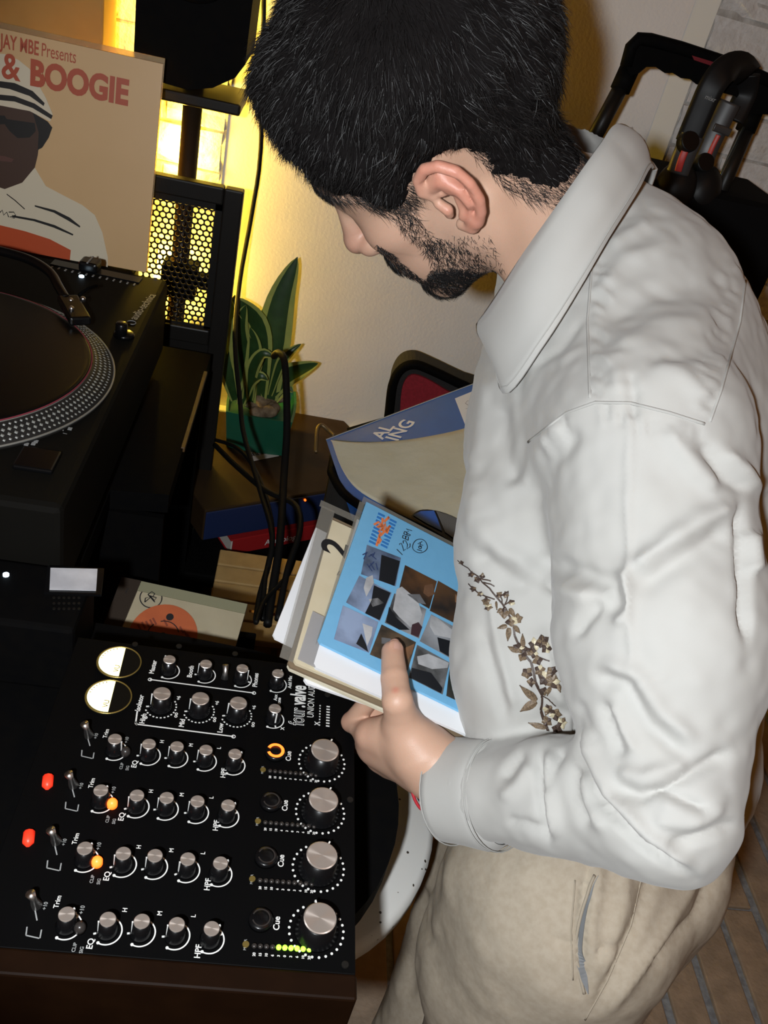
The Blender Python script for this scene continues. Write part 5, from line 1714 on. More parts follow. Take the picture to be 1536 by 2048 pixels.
def strands(P, Dr, Ln, Wd, bend, name, m, parent, seg=3):
    """thin tapering blades of hair"""
    n = len(P)
    side = np.cross(Dr, NPR.normal(size=(n, 3)))
    side /= np.linalg.norm(side, axis=1, keepdims=True)
    V = []
    for s in range(seg+1):
        t = s/seg
        c = P+Dr*(Ln*t)[:, None]+bend*(t*t*Ln)[:, None]
        w = (Wd*(1-0.85*t))[:, None]
        V += [c-side*w, c+side*w]
    V = np.stack(V, 1).reshape(-1, 3)
    k = 2*(seg+1)
    base = (np.arange(n)*k)[:, None]
    F_ = [base+np.array([[2*s, 2*s+1, 2*s+3, 2*s+2]]) for s in range(seg)]
    F_ = np.concatenate(F_)
    o = mesh_obj(name, V, F_, m, parent, False)
    o['kind'] = 'stuff'
    return o

def sample_tri(V, Q, n, wv=None):
    c = V[Q].mean(1)
    ar = np.linalg.norm(np.cross(V[Q[:, 2]]-V[Q[:, 0]], V[Q[:, 3]]-V[Q[:, 1]]), axis=1)
    if wv is not None:
        ar = ar*wv
    i = NPR.choice(len(Q), n, p=ar/ar.sum())
    a, b = NPR.random((2, n, 1))
    q = Q[i]
    P = (V[q[:, 0]]*(1-a)+V[q[:, 1]]*a)*(1-b)+(V[q[:, 3]]*(1-a)+V[q[:, 2]]*a)*b
    return P, i

capN = vnormals(cap, hq)
P_, fi = sample_tri(cap, hqk, 52000)
nn_ = capN[hqk[fi, 0]]
ll = (P_-HO)@HM
sdf = sd[hqk[fi, 0]]
crown = np.array([-0.05, 0.0, 0.125])
gd = ll-crown                                             # growth away from the crown
gd[:, 0] *= 1.3
gd = gd/np.linalg.norm(gd, axis=1, keepdims=True)
gd = gd@HM.T
gd = gd-nn_*(gd*nn_).sum(1, keepdims=True)
gd /= np.linalg.norm(gd, axis=1, keepdims=True)+1e-9
Dr = gd*0.70+nn_*(0.60*NPR.random((len(P_), 1))+0.12)+NPR.normal(size=(len(P_), 3))*0.28
Dr /= np.linalg.norm(Dr, axis=1, keepdims=True)
Ln = (0.007+0.010*NPR.random(len(P_)))*np.clip(sdf/0.03+0.35, 0.35, 1)
strands(P_-nn_*0.002, Dr, Ln, np.full(len(P_), 0.00030), gd*0.35-nn_*0.25, 'hair_strands', m_hair, HAIR)
# soft nape and temple edge hairs on the skin
near = (sd > -0.012) & (sd < 0.004) & ~earv & ((Lc[:, 0] < -0.03) | ((Lc[:, 0] > 0.012) & (Lc[:, 2] < 0.07)))
wq = near[hq].all(1).astype(float)
P2, f2 = sample_tri(hv, hq, 4200, wq)
n2 = hn[hq[f2, 0]]
dn = (HM@np.array([-0.25, 0, -1.0]))[None, :]+NPR.normal(size=(len(P2), 3))*0.3
dn = dn-n2*(dn*n2).sum(1, keepdims=True)*0.9
dn /= np.linalg.norm(dn, axis=1, keepdims=True)
strands(P2, dn, 0.006+0.009*NPR.random(len(P2)), np.full(len(P2), 0.00022), n2*0.15, 'nape_hair', m_hair, HAIR)

# ---- beard, moustache, brows (picked on the near side, mirrored to the far side)
def scatter(poly_px, n):
    pp = np.array(poly_px, float)
    lo, hi = pp.min(0), pp.max(0)
    out = []
    tries = 0
    while len(out) < n and tries < n*8:
        q = lo+(hi-lo)*NPR.random(2)
        tries += 1
        if poly_sd(q[None], pp)[0] > 0:
            h, m = cast(bh, *q)
            if h is not None:
                l = (h-HO)@HM
                if l[1] > -0.02 and not (abs(l[1]) > 0.0795 and abs(l[0]+.004) < .034):
                    out.append((h, m))
    return out
PATCH = [([(785, 405), (815, 395), (850, 455), (895, 490), (870, 520), (820, 480), (798, 455)], 520, 0.007),
         ([(835, 480), (890, 475), (960, 510), (985, 560), (940, 575), (870, 560), (860, 520)], 900, 0.007),
         ([(860, 540), (905, 535), (960, 545), (990, 575), (935, 598), (880, 585), (845, 570)], 1700, 0.0075),
         ([(752, 488), (775, 500), (820, 540), (870, 575), (850, 575), (800, 545), (760, 510)], 700, 0.006),
         ([(900, 470), (980, 470), (1010, 540), (985, 570), (940, 520)], 170, 0.005)]
BP, BN, BL = [], [], []
for pg, n, ln in PATCH:
    for h, m in scatter(pg, n):
        BP.append(h); BN.append(m); BL.append(ln)
        l = (h-HO)@HM
        if l[1] > 0.004:
            l2 = l*np.array([1, -1, 1]); m2 = (m@HM)*np.array([1, -1, 1])
            BP.append(HO+HM@l2); BN.append(HM@m2); BL.append(ln)
# moustache and goatee drawn on the face itself
mw = ((Lc[:, 2] > -0.062) & (Lc[:, 2] < -0.043) & (np.abs(Lc[:, 1]) < 0.032) & (Lc[:, 0] > 0.08) & (lip < 0.1))
gw = ((Lc[:, 2] < -0.088) & (np.abs(Lc[:, 1]) < 0.03) & (Lc[:, 0] > 0.05))
for msk, n, ln in ((mw, 1500, 0.008), (gw, 2600, 0.010)):
    w_ = msk[hq].all(1).astype(float)
    if w_.sum() > 0:
        P3, f3 = sample_tri(hv, hq, n, w_)
        for h, m in zip(P3, hn[hq[f3, 0]]):
            BP.append(h); BN.append(m); BL.append(ln)
bw = ((np.abs(Lc[:, 2]-0.044-0.004*np.sin(np.abs(Lc[:, 1])*60)) < 0.0042) & (np.abs(Lc[:, 1]) > 0.010) & (np.abs(Lc[:, 1]) < 0.053) & (Lc[:, 0] > 0.05))
w_ = bw[hq].all(1).astype(float)
P3, f3 = sample_tri(hv, hq, 900, w_)
for h, m in zip(P3, hn[hq[f3, 0]]):
    BP.append(h); BN.append(m); BL.append(0.007)
BP = np.array(BP); BN = np.array(BN); BL = np.array(BL)
dn = (HM@np.array([0.25, 0, -1.0]))[None, :]+NPR.normal(size=(len(BP), 3))*0.5
dn = dn-BN*(dn*BN).sum(1, keepdims=True)
dn /= np.linalg.norm(dn, axis=1, keepdims=True)
dr = dn+BN*(0.25+0.3*NPR.random((len(BP), 1)))
dr /= np.linalg.norm(dr, axis=1, keepdims=True)
strands(BP, dr, BL*(0.5+0.8*NPR.random(len(BP))), np.full(len(BP), 0.00026), -BN*0.2, 'beard', m_hair, MAN)
# ---- shirt
fs = Field((0.06, 0.26, 0.93), (0.80, 1.06, 1.47), 0.0032)
TB = np.array([0.405, 0.625, 0.99])
UPA = D(1326, 1275, 0.645)
fs.cone(TB, CH, 0.128, 0.128, 0.0, sq=(LAT, 1.32))
fs.cone(CH, NB+np.array([0.03, 0, -0.03]), 0.125, 0.070, 0.06)
fs.cone(CH+np.array([0.10, 0.02, -0.02]), NB+np.array([0.10, 0.0, -0.07]), 0.10, 0.07, 0.06)
fs.cone(NB+(CH-NB)*0.30+np.array([0.03, 0, 0]), SL, 0.075, 0.066, 0.06)
fs.cone(NB+(CH-NB)*0.30+np.array([0.03, 0, 0]), SRT, 0.075, 0.066, 0.06)
fs.cone(SRT, SRT+np.array([0.13, 0.0, -0.22]), 0.062, 0.05, 0.03)
fs.cone(NB+np.array([0.045, -0.03, -0.035]), SL, 0.056, 0.05, 0.04)
fs.cone(NB+np.array([0.075, 0.0, -0.03]), CH+np.array([0.1, 0, 0]), 0.05, 0.06, 0.04)
# loose front hanging forward
fs.cone(D(1085, 850, 0.80), D(1047, 1080, 0.765), 0.040, 0.050, 0.04)
fs.cone(D(1047, 1080, 0.765), D(1048, 1330, 0.76), 0.050, 0.055, 0.04)
fs.cone(D(1048, 1330, 0.76), D(1060, 1500, 0.78), 0.055, 0.05, 0.04)
fs.cone(D(1060, 1500, 0.78), D(1100, 1640, 0.80), 0.05, 0.05, 0.04)
# sleeve
fs.cone(SL, UPA, 0.074, 0.076, 0.022)
fs.cone(UPA, EL, 0.076, 0.049, 0.016)
fs.cone(EL, D(1378, 1735, 0.600), 0.044, 0.008, 0.02)
FM = D(1110, 1590, 0.675)
fs.cone(EL, FM, 0.048, 0.043, 0.016)
fs.cone(FM, D(965, 1583, 0.718), 0.043, 0.0375, 0.012)
sv, sq_ = fs.mesh()
sv = relax(sv, sq_, 2, 0.5)
FOLD = [
 # shoulder and yoke
 ([(1256, 745), (1266, 790), (1264, 840)], 12, -0.006), ([(1230, 700), (1240, 790)], 26, 0.005),
 ([(1280, 410), (1190, 470), (1150, 560)], 13, -0.004), ([(1300, 440), (1215, 490)], 12, 0.004),
 ([(1360, 480), (1250, 520), (1190, 585)], 18, 0.005), ([(1420, 560), (1300, 590), (1195, 650)], 22, -0.006),
 ([(1440, 640), (1320, 650), (1220, 700)], 20, 0.006), ([(1460, 700), (1360, 705), (1290, 730)], 16, -0.005),
 ([(1300, 720), (1370, 760), (1430, 800)], 18, 0.006), ([(1100, 640), (1050, 730), (1030, 800)], 10, -0.004),
 ([(1160, 560), (1090, 660), (1050, 750)], 12, 0.004), ([(1165, 640), (1120, 700), (1060, 740)], 7, -0.003),
 ([(1170, 690), (1110, 730)], 7, 0.003), ([(1172, 540), (1120, 610)], 7, -0.003),
 # upper sleeve
 ([(1130, 840), (1075, 900), (1045, 985)], 14, 0.006), ([(1165, 850), (1105, 930), (1080, 1020)], 16, -0.005),
 ([(1262, 820), (1258, 950), (1256, 1150), (1266, 1380)], 7, 0.0035), ([(1330, 850), (1390, 940), (1440, 985)], 16, 0.007),
 ([(1400, 880), (1450, 950), (1500, 985)], 14, -0.008), ([(1450, 900), (1500, 960), (1540, 985)], 13, 0.008),
 ([(1250, 1150), (1320, 1098), (1400, 1045), (1478, 1005)], 20, 0.012), ([(1262, 1180), (1330, 1135), (1400, 1090), (1470, 1050)], 26, -0.008),
 ([(1478, 1000), (1484, 1070), (1487, 1140), (1494, 1290)], 9, -0.012), ([(1500, 1060), (1510, 1150)], 16, 0.010),
 ([(1068, 1120), (1150, 1140), (1222, 1166), (1233, 1208), (1195, 1228)], 15, -0.010), ([(1080, 1160), (1140, 1185), (1190, 1196)], 16, 0.008),
 ([(1145, 1276), (1170, 1240), (1198, 1200)], 10, -0.007), ([(1245, 1130), (1252, 1200), (1235, 1260)], 15, 0.008),
 ([(1174, 1346), (1252, 1370), (1298, 1451), (1378, 1520)], 14, -0.008), ([(1190, 1320), (1275, 1350), (1325, 1430), (1400, 1490)], 16, 0.007),
 ([(1200, 1400), (1222, 1460), (1243, 1520)], 9, -0.008), ([(1225, 1400), (1248, 1460), (1275, 1510)], 10, 0.006),
 ([(1150, 1400), (1175, 1450), (1200, 1490)], 8, -0.005), ([(1265, 1380), (1300, 1360), (1340, 1350)], 6, 0.002),
 ([(1215, 1570), (1279, 1592), (1356, 1562), (1475, 1500)], 13, -0.010), ([(1230, 1540), (1290, 1560), (1380, 1520)], 16, 0.007),
 ([(1300, 1572), (1360, 1596), (1415, 1620)], 9, -0.007), ([(1320, 1605), (1400, 1640)], 14, 0.005),
 ([(1330, 1697), (1400, 1672), (1482, 1645)], 11, -0.007), ([(1300, 1640), (1380, 1650), (1450, 1610)], 13, 0.006),
 # where the sleeve folds over at the crook of the elbow
 ([(1153, 1425), (1163, 1510), (1198, 1600), (1279, 1686), (1392, 1760)], 6.5, -0.014),
 ([(1172, 1440), (1186, 1510), (1220, 1590), (1300, 1670), (1400, 1742)], 13, 0.010),
 # forearm
 ([(1083, 1500), (1077, 1571), (1088, 1630), (1100, 1692)], 7, -0.009), ([(1100, 1500), (1096, 1580), (1112, 1680)], 10, 0.008),
 ([(1130, 1495), (1105, 1540), (1092, 1590)], 8, -0.006), ([(1150, 1520), (1150, 1590), (1180, 1660)], 10, -0.007),
 ([(1165, 1540), (1172, 1600), (1210, 1665)], 10, 0.006), ([(1050, 1500), (1020, 1540), (1002, 1560)], 9, -0.006),
 ([(1062, 1525), (1035, 1570), (1000, 1600)], 12, 0.005), ([(1010, 1640), (1050, 1645), (1090, 1660)], 9, -0.005),
 # front
 ([(942, 930), (952, 1044), (1006, 1106), (1080, 1140)], 22, 0.008), ([(950, 1100), (1010, 1150), (1070, 1180)], 18, -0.008),
 ([(975, 1180), (1000, 1300), (1035, 1440)], 9, 0.005), ([(962, 1250), (985, 1340), (1015, 1450)], 10, -0.006),
 ([(1075, 1250), (1100, 1330), (1125, 1420)], 14, 0.006), ([(1060, 1370), (1110, 1420), (1150, 1440)], 10, -0.006),
 ([(975, 740), (960, 850), (945, 960)], 14, 0.006), ([(1000, 800), (1010, 900), (1030, 980)], 16, -0.008),
]
# puckers along the seams
for (x0, y0), (x1, y1), dx, dy, n in [((1186, 507), (1178, 790), 36, 16, 15), ((1496, 520), (1425, 840), -44, -20, 17), ((1062, 882), (1132, 828), 10, 40, 7),
                                      ((1190, 806), (1405, 848), 6, 34, 15)]:
    for i in range(n):
        t = (i+0.5)/n
        a = (x0+(x1-x0)*t+RNG.uniform(-2, 2), y0+(y1-y0)*t+RNG.uniform(-2, 2))
        k = RNG.uniform(0.6, 1.3)
        FOLD.append(([a, (a[0]+dx*k*0.6, a[1]+dy*k*0.6), (a[0]+dx*k, a[1]+dy*k*1.3)], 4.5, RNG.choice([-1, 1])*RNG.uniform(0.0015, 0.003)))
sv = folds(sv, sq_, [(p, w*1.12, a*0.72) for p, w, a in FOLD])
sn = vnormals(sv, sq_)
sv = sv+sn*(0.0016*hash_noise(sv, 38, 1)+0.0010*hash_noise(sv, 90, 2))[:, None]
sv = relax(sv, sq_, 1, 0.3)
SHIRT = mesh_obj('shirt', sv, sq_, m_shirt, MAN, True, label='pale off-white cotton shirt with long sleeves')
bs = bvh_of(sv, sq_)

# seams: raised stitched welts laid on the cloth
m_seam = mat('shirt_seam', (0.375, 0.37, 0.35), 0.85)
for pts, w in [([(1186, 507), (1175, 644), (1180, 795)], 0.0022), ([(1496, 520), (1480, 644), (1442, 781), (1420, 843)], 0.0022),
               ([(1057, 884), (1132, 826), (1190, 805), (1260, 806), (1340, 826), (1409, 848)], 0.0024)]:
    P_, N_ = project_line(bs, pts, 8)
    if len(P_) > 2:
        mb = MB(); mb.tube(P_, w/2, 6)
        mb.build('seam', m_seam, SHIRT, True)

# cuff: open band round the wrist
fwd = nrm(D(884, 1580, 0.752)-FM)
c0 = D(903, 1581, 0.744); c1 = D(1006, 1590, 0.708)
up_ = nrm(_U - fwd*(fwd@_U)); sd_ = np.cross(fwd, up_)
cv, cf = [], []
NS, NR = 44, 9
for layer in (0, 1):
    for i in range(NR):
        t = i/(NR-1)
        c = c0+(c1-c0)*t
        for j in range(NS):
            a = 2*math.pi*j/NS
            ru = (0.0425+0.0005*t)+0.0008*math.sin(3*a+t*4)+0.0006*math.sin(7*a-5*t)
            rs = 0.0405+0.0015*t+0.0010*math.sin(2*a+3*t)
            if i == 0: ru += 0.0005
            if t > 0.84: k_ = 1-0.9*(t-0.84); ru *= k_; rs *= k_
            if layer: ru -= 0.0022; rs -= 0.0022
            cv.append(c+up_*ru*math.cos(a)+sd_*rs*math.sin(a))
for i in range(NR-1):
    for j in range(NS):
        j2 = (j+1) % NS
        cf.append((i*NS+j, i*NS+j2, (i+1)*NS+j2, (i+1)*NS+j))
        o_ = NR*NS
        cf.append((o_+i*NS+j, o_+(i+1)*NS+j, o_+(i+1)*NS+j2, o_+i*NS+j2))
for j in range(NS):
    j2 = (j+1) % NS
    cf.append((j, NR*NS+j, NR*NS+j2, j2))
cv = np.array(cv); cfa = np.array(cf)
cv = folds(cv, cfa, [([(900, 1500), (905, 1560), (930, 1600)], 9, -0.002), ([(930, 1500), (945, 1570)], 9, 0.002), ([(880, 1600), (920, 1640), (960, 1660)], 9, 0.0025), ([(900, 1590), (950, 1620)], 8, -0.002)])
CUFF = mesh_obj('cuff', cv, cfa, m_shirt, SHIRT, True, recalc=True)
for t in (0.035, 0.86, 0.93):
    mb = MB()
    c = c0+(c1-c0)*t
    mb.tube([c+up_*0.0432*math.cos(2*math.pi*j/40)+sd_*0.0415*math.sin(2*math.pi*j/40) for j in range(40)], 0.0006, 5, closed=True)
    mb.build('stitching', m_seam, SHIRT, True)

# collar: a folded leaf, stand inside, fall outside, with thickness
top_e = [(952, 648, 0.765), (985, 600, 0.735), (1040, 515, 0.703), (1100, 430, 0.684), (1160, 345, 0.682), (1205, 283, 0.695), (1232, 248, 0.72), (1262, 262, 0.765), (1250, 330, 0.82)]
bot_e = [(985, 700, 0.757), (1008, 788, 0.728), (1085, 690, 0.688), (1160, 575, 0.680), (1222, 470, 0.684), (1275, 385, 0.700), (1302, 335, 0.73), (1310, 345, 0.77), (1290, 400, 0.81)]
te = spline([D(*q) for q in top_e], 44)
be = spline([D(*q) for q in bot_e], 44)
def leaf(te, be, bulge, th, nj=8):
    V, Fc = [], []
    for i in range(len(te)):
        ax = nrm(te[min(i+1, len(te)-1)]-te[max(i-1, 0)])
        nn = nrm(np.cross(ax, be[i]-te[i]))
        if nn@(CAM-te[i]) < 0: nn = -nn
        for s in (0, 1):
            for j in range(nj):
                t = j/(nj-1)
                p = te[i]*(1-t)+be[i]*t+nn*(bulge*math.sin(math.pi*min(1, t*1.15))-s*th)
                V.append(p)
    m = 2*nj
    for i in range(len(te)-1):
        for j in range(nj-1):
            a = i*m+j
            Fc.append((a, a+1, a+m+1, a+m))
            b = i*m+nj+j
            Fc.append((b, b+m, b+m+1, b+1))
        Fc.append((i*m, i*m+m, i*m+m+nj, i*m+nj))
        Fc.append((i*m+nj-1, i*m+nj+nj-1, i*m+m+nj+nj-1, i*m+m+nj-1))
    for i in (0, len(te)-1):
        for j in range(nj-1):
            a = i*m+j
            Fc.append((a, a+nj, a+nj+1, a+1))
    return np.array(V), np.array(Fc)
V_, F_ = leaf(te, be, 0.005, 0.0025)
V_ = folds(V_, F_, [([(1230, 270), (1270, 330), (1290, 345)], 12, -0.002), ([(1180, 380), (1230, 430)], 25, 0.0015), ([(1080, 560), (1100, 640)], 25, -0.0015)])
COLLAR = mesh_obj('collar', V_, F_, m_shirt, SHIRT, True, recalc=True)
inner = [NB*0+p+nrm(p-(HO*0.0+NB))*-0.004+np.array([0, 0, -0.002]) for p in te]
inner_b = [p*0.45+b*0.55+nrm(NB-p)*0.012 for p, b in zip(te, be)]
V_, F_ = leaf(np.array(inner), np.array(inner_b), 0.0, 0.002, 5)
mesh_obj('collar_stand', V_, F_, m_shirt, SHIRT, True, recalc=True)
# far side of the collar, seen only beyond the neck
# top stitching of the collar edge
mb = MB(); mb.tube([b*0.93+t*0.07+nrm(CAM-b)*0.0012 for t, b in zip(te, be)][2:38], 0.0005, 5)
mb.build('stitching', m_seam, SHIRT, True)

# embroidered flowering twig on the shirt front
m_thr = mat('dark_brown_thread', (0.060, 0.036, 0.026), 0.55, noise=(700, (0.02, 0.012, 0.01), 0.6))
m_thr2 = mat('tan_thread', (0.20, 0.14, 0.085), 0.5, noise=(800, (0.06, 0.04, 0.025), 0.8))
m_thr3 = mat('pale_gold_thread', (0.50, 0.44, 0.30), 0.45)
def zpx(x, y):
    return (880+x/5.121, 1090+y/5.121)
EMB = bpy.data.objects.new('embroidery', bpy.data.meshes.new('embroidery'))
EMB_D = 0.668
def emb_line(pts, w, m=None):
    P_, N_ = project_line(bs, [zpx(*p) for p in pts], 3)
    V, Fc = [], []
    for i in range(len(P_)-1):
        if np.linalg.norm(P_[i+1]-P_[i]) < 0.006 and pr(P_[i])[2] > EMB_D:
            a, b = rects(P_[i:i+2], w, N_[i:i+2], 0.0011)
            Fc += [tuple(q+len(V) for q in f) for f in b]; V += list(a)
    return V, Fc
def emb_leaf(x, y, ang, ln, wd, steps=7):
    """leaf or petal as a patch of thread on the cloth"""
    ca, sa = math.cos(ang), math.sin(ang)
    V, Fc = [], []
    rows = []
    for i in range(steps+1):
        t = i/steps
        w = wd*math.sin(math.pi*min(1, 0.12+0.88*t)**0.8)
        row = []
        for s in (-1, 0, 1):
            q = (x+ca*ln*t-sa*w*s, y+sa*ln*t+ca*w*s)
            h, n = cast(bs, *zpx(*q))
            if h is None:
                return [], []
            if pr(h)[2] < EMB_D or (V and np.linalg.norm(h-V[0]) > 0.045):
                return [], []
            row.append(len(V)); V.append(h+n*(0.0010+0.0008*(s == 0)))
        rows.append(row)
    for a, b in zip(rows, rows[1:]):
        for s in (0, 1):
            Fc.append((a[s], a[s+1], b[s+1], b[s]))
    return V, Fc
eb = MB()
stem = [(190, 155), (240, 200), (300, 235), (330, 275), (400, 320), (440, 380), (510, 440), (560, 510), (640, 600), (690, 680), (750, 800), (765, 930), (795, 1000),
        (860, 1120), (930, 1200), (955, 1290), (975, 1400), (1040, 1520), (1035, 1620), (1025, 1690), (1060, 1790), (1095, 1890), (1120, 1980)]
eb.cur = 0
wd = [0.0009+0.0018*i/len(stem) for i in range(len(stem))]
for i in range(len(stem)-1):
    eb.add(*emb_line(stem[i:i+2], wd[i]))
for br in [[(560, 560), (480, 530), (400, 490), (330, 430), (300, 395)], [(440, 350), (500, 360), (525, 370)], [(450, 380), (520, 400), (560, 425)], [(1040, 1530), (1110, 1570), (1185, 1640)],
           [(860, 1120), (940, 1130), (1020, 1150), (1120, 1190)], [(640, 600), (640, 560), (620, 520)], [(670, 610), (690, 570), (700, 520)], [(660, 620), (720, 580), (745, 575)]]:
    eb.add(*emb_line(br, 0.0011))
FLW = [(230, 180, 26, 4), (330, 300, 34, 5), (390, 350, 40, 5), (440, 320, 34, 4), (350, 450, 34, 5), (420, 500, 34, 5), (480, 580, 46, 5), (500, 640, 40, 5), (610, 510, 40, 5), (680, 510, 40, 5), (740, 590, 40, 5),
       (660, 700, 70, 4), (790, 760, 60, 5), (730, 790, 60, 4), (810, 1060, 64, 5), (880, 1090, 58, 5), (840, 1150, 50, 4), (970, 1020, 70, 5), (1050, 990, 70, 5), (1090, 1060, 60, 5), (960, 1110, 60, 4),
       (1000, 1180, 60, 4), (890, 1310, 66, 5), (930, 1400, 50, 4), (1020, 1280, 66, 5), (1080, 1360, 90, 6), (1140, 1290, 60, 5), (1150, 1400, 80, 5), (1070, 1490, 50, 5), (1100, 1680, 60, 5), (1170, 1730, 70, 5), (1090, 1800, 60, 5), (1240, 1820, 60, 5), (1190, 1880, 66, 4)]
for (x, y, r, n) in FLW:
    a0 = RNG.uniform(0, 6.28)
    for i in range(n):
        eb.cur = RNG.choice([0, 0, 1, 1, 1, 2]) if y > 480 else RNG.choice([0, 0, 1])
        eb.add(*emb_leaf(x, y, a0+i*6.283/n+RNG.uniform(-.2, .2), r*RNG.uniform(0.85, 1.1), r*0.50, 4))
    eb.cur = 0
    eb.add(*emb_leaf(x-r*0.2, y, 0.3, r*0.42, r*0.2, 3))
for (x, y, ang, ln, w) in [(640, 660, 2.6, 70, 26), (720, 650, 1.1, 110, 26), (690, 830, 2.9, 110, 26), (710, 850, 1.7, 140, 30), (760, 830, 0.9, 100, 26), (850, 1050, -1.6, 140, 26), (790, 1090, 3.6, 110, 28),
                           (980, 1590, 3.9, 230, 36), (980, 1600, 2.6, 190, 44), (1080, 1880, 3.5, 190, 34), (1200, 1420, 1.3, 90, 22), (1130, 1450, 1.9, 90, 22), (575, 580, 1.5, 90, 14), (1050, 1010, -1.6, 80, 24)]:
    eb.cur = 1
    eb.add(*emb_leaf(x, y, ang, ln, w, 6))
    eb.cur = 0
    eb.add(*emb_line([(x, y), (x+math.cos(ang)*ln, y+math.sin(ang)*ln)], 0.0009))
bpy.data.objects.remove(EMB)
eb.build('embroidery', [m_thr, m_thr2, m_thr3], SHIRT, label='brown embroidered twig of blossoms')

# ---- trousers
ftr = Field((0.10, 0.20, 0.05), (0.86, 1.0, 1.06), 0.0048)
hipL = D(1130, 1800, 0.82); hipB = D(1285, 1735, 0.86)
kneeL = D(960, 2240, 1.02); kneeR = D(850, 2140, 1.18)
ftr.cone(PEL+np.array([0.0, 0.0, 0.03]), PEL+np.array([0.0, 0, -0.06]), 0.122, 0.118, 0.0, sq=(LAT, 1.3))
ftr.cone(hipL, kneeL, 0.108, 0.084, 0.04)
ftr.cone(hipB, D(1040, 2100, 1.0), 0.080, 0.06, 0.03)
ftr.cone(PEL+np.array([0.0, 0.12, -0.05]), kneeR, 0.095, 0.08, 0.02)
ftr.cone(D(1060, 1700, 0.86), D(985, 1900, 0.90), 0.06, 0.07, 0.05)
ankL = np.array([kneeL[0]+0.03, kneeL[1]-0.02, 0.09]); ankR = np.array([kneeR[0]+0.05, kneeR[1]+0.02, 0.09])
for kn, an in ((kneeL, ankL), (kneeR, ankR)):
    ftr.cone(kn, an, 0.080, 0.062, 0.03)
pv, pq = ftr.mesh()
pv = relax(pv, pq, 2, 0.5)
pv = folds(pv, pq, [([(1180, 1715), (1160, 1850), (1163, 1930), (1175, 1985)], 7, -0.007), ([(1200, 1720), (1182, 1850), (1185, 1930)], 12, 0.005),
                    ([(1100, 1880), (1150, 1890)], 9, -0.003), ([(1260, 1700), (1240, 1820), (1200, 1960)], 14, 0.006), ([(1320, 1720), (1270, 1850), (1190, 2020)], 12, -0.006),
                    ([(1400, 1720), (1330, 1860), (1210, 2030)], 13, 0.006), ([(1440, 1720), (1390, 1830), (1290, 1950)], 11, -0.006), ([(1190, 1905), (1240, 1880)], 9, -0.004),
                    ([(905, 1700), (890, 1790), (850, 1920)], 14, 0.004), ([(840, 1770), (850, 1850), (870, 1900)], 12, -0.006), ([(870, 1690), (850, 1780)], 9, 0.004), ([(830, 1900), (815, 2000)], 12, -0.005)])
pv = pv+vnormals(pv, pq)*(0.002*hash_noise(pv, 25, 4)+0.001*hash_noise(pv, 70, 6))[:, None]
TROUS = mesh_obj('trousers', pv, pq, m_trous, MAN, True, label='beige cotton trousers with slanted side pocket')
bt_ = bvh_of(pv, pq)
m_dk = mat('pocket_lining', (0.20, 0.21, 0.22), 0.9)
m_tseam = mat('trouser_seam', (0.35, 0.30, 0.23), 0.9)
P_, N_ = project_line(bt_, [(1195, 1752), (1168, 1850), (1160, 1900), (1163, 1945), (1175, 1984)], 6)
if len(P_) > 2:
    for _ in range(6):
        P_[1:-1] = (P_[:-2]+P_[1:-1]*2+P_[2:])/4; N_[1:-1] = (N_[:-2]+N_[1:-1]*2+N_[2:])/4
    k = len(P_)
    V_, F_ = rects(P_, [0.0004+0.009*math.sin(math.pi*min(1, (i/(k-1))**1.6)) for i in range(k)], N_, 0.0028)
    mesh_obj('pocket_opening', V_, F_, m_dk, TROUS)
    mb = MB(); mb.tube(P_+N_*0.002-np.array(_R)*0.003, 0.0014, 6); mb.build('pocket_edge', m_tseam, TROUS, True)
for pts in ([(1285, 1745), (1262, 1850), (1215, 1960), (1170, 2040)], [(1150, 1760), (1142, 1860), (1146, 1960)]):
    P_, N_ = project_line(bt_, pts, 8)
    if len(P_) > 2:
        mb = MB(); mb.tube(P_, 0.0008, 5); mb.build('seam', m_tseam, TROUS, True)

# ---- shoes
for an in (ankL, ankR):
    fsh = Field(an+np.array([-0.24, -0.08, -0.09]), an+np.array([0.12, 0.08, 0.06]), 0.006)
    fsh.cone(an+np.array([0.05, 0, -0.05]), an+np.array([-0.16, 0, -0.055]), 0.042, 0.036, 0.0, sq=((0, 1, 0), 1.1))
    fsh.cone(an+np.array([0.02, 0, 0.0]), an+np.array([0.02, 0, -0.04]), 0.045, 0.045, 0.02)
    v_, q_ = fsh.mesh(); v_[:, 2] = np.maximum(v_[:, 2], 0.003)
    mesh_obj('shoe', v_, q_, mat('dark_leather', (0.03, 0.02, 0.015), 0.5), MAN, True)

# ---- bracelets: red and black cord hanging at the wrist
def cord(name, pts, r, m, label):
    mb = MB(); mb.tube(spline(pts, 22), r, 7)
    return mb.build(name, m, MAN, True, label=label)
m_red = mat('red_cord', (0.42, 0.02, 0.03), 0.5)
m_blk = mat('black_cord', (0.012, 0.012, 0.014), 0.5)
cord('bracelet', [D(832, 1545, 0.745), D(824, 1572, 0.742), D(830, 1600, 0.742), D(848, 1622, 0.745), D(885, 1628, 0.765), D(905, 1590, 0.785)], 0.0014, m_red, 'thin red cord bracelet')
cord('bracelet', [D(838, 1548, 0.747), D(832, 1572, 0.744), D(838, 1596, 0.744), D(854, 1612, 0.748), D(885, 1620, 0.768), D(905, 1585, 0.785)], 0.0017, m_blk, 'black cord bracelet')
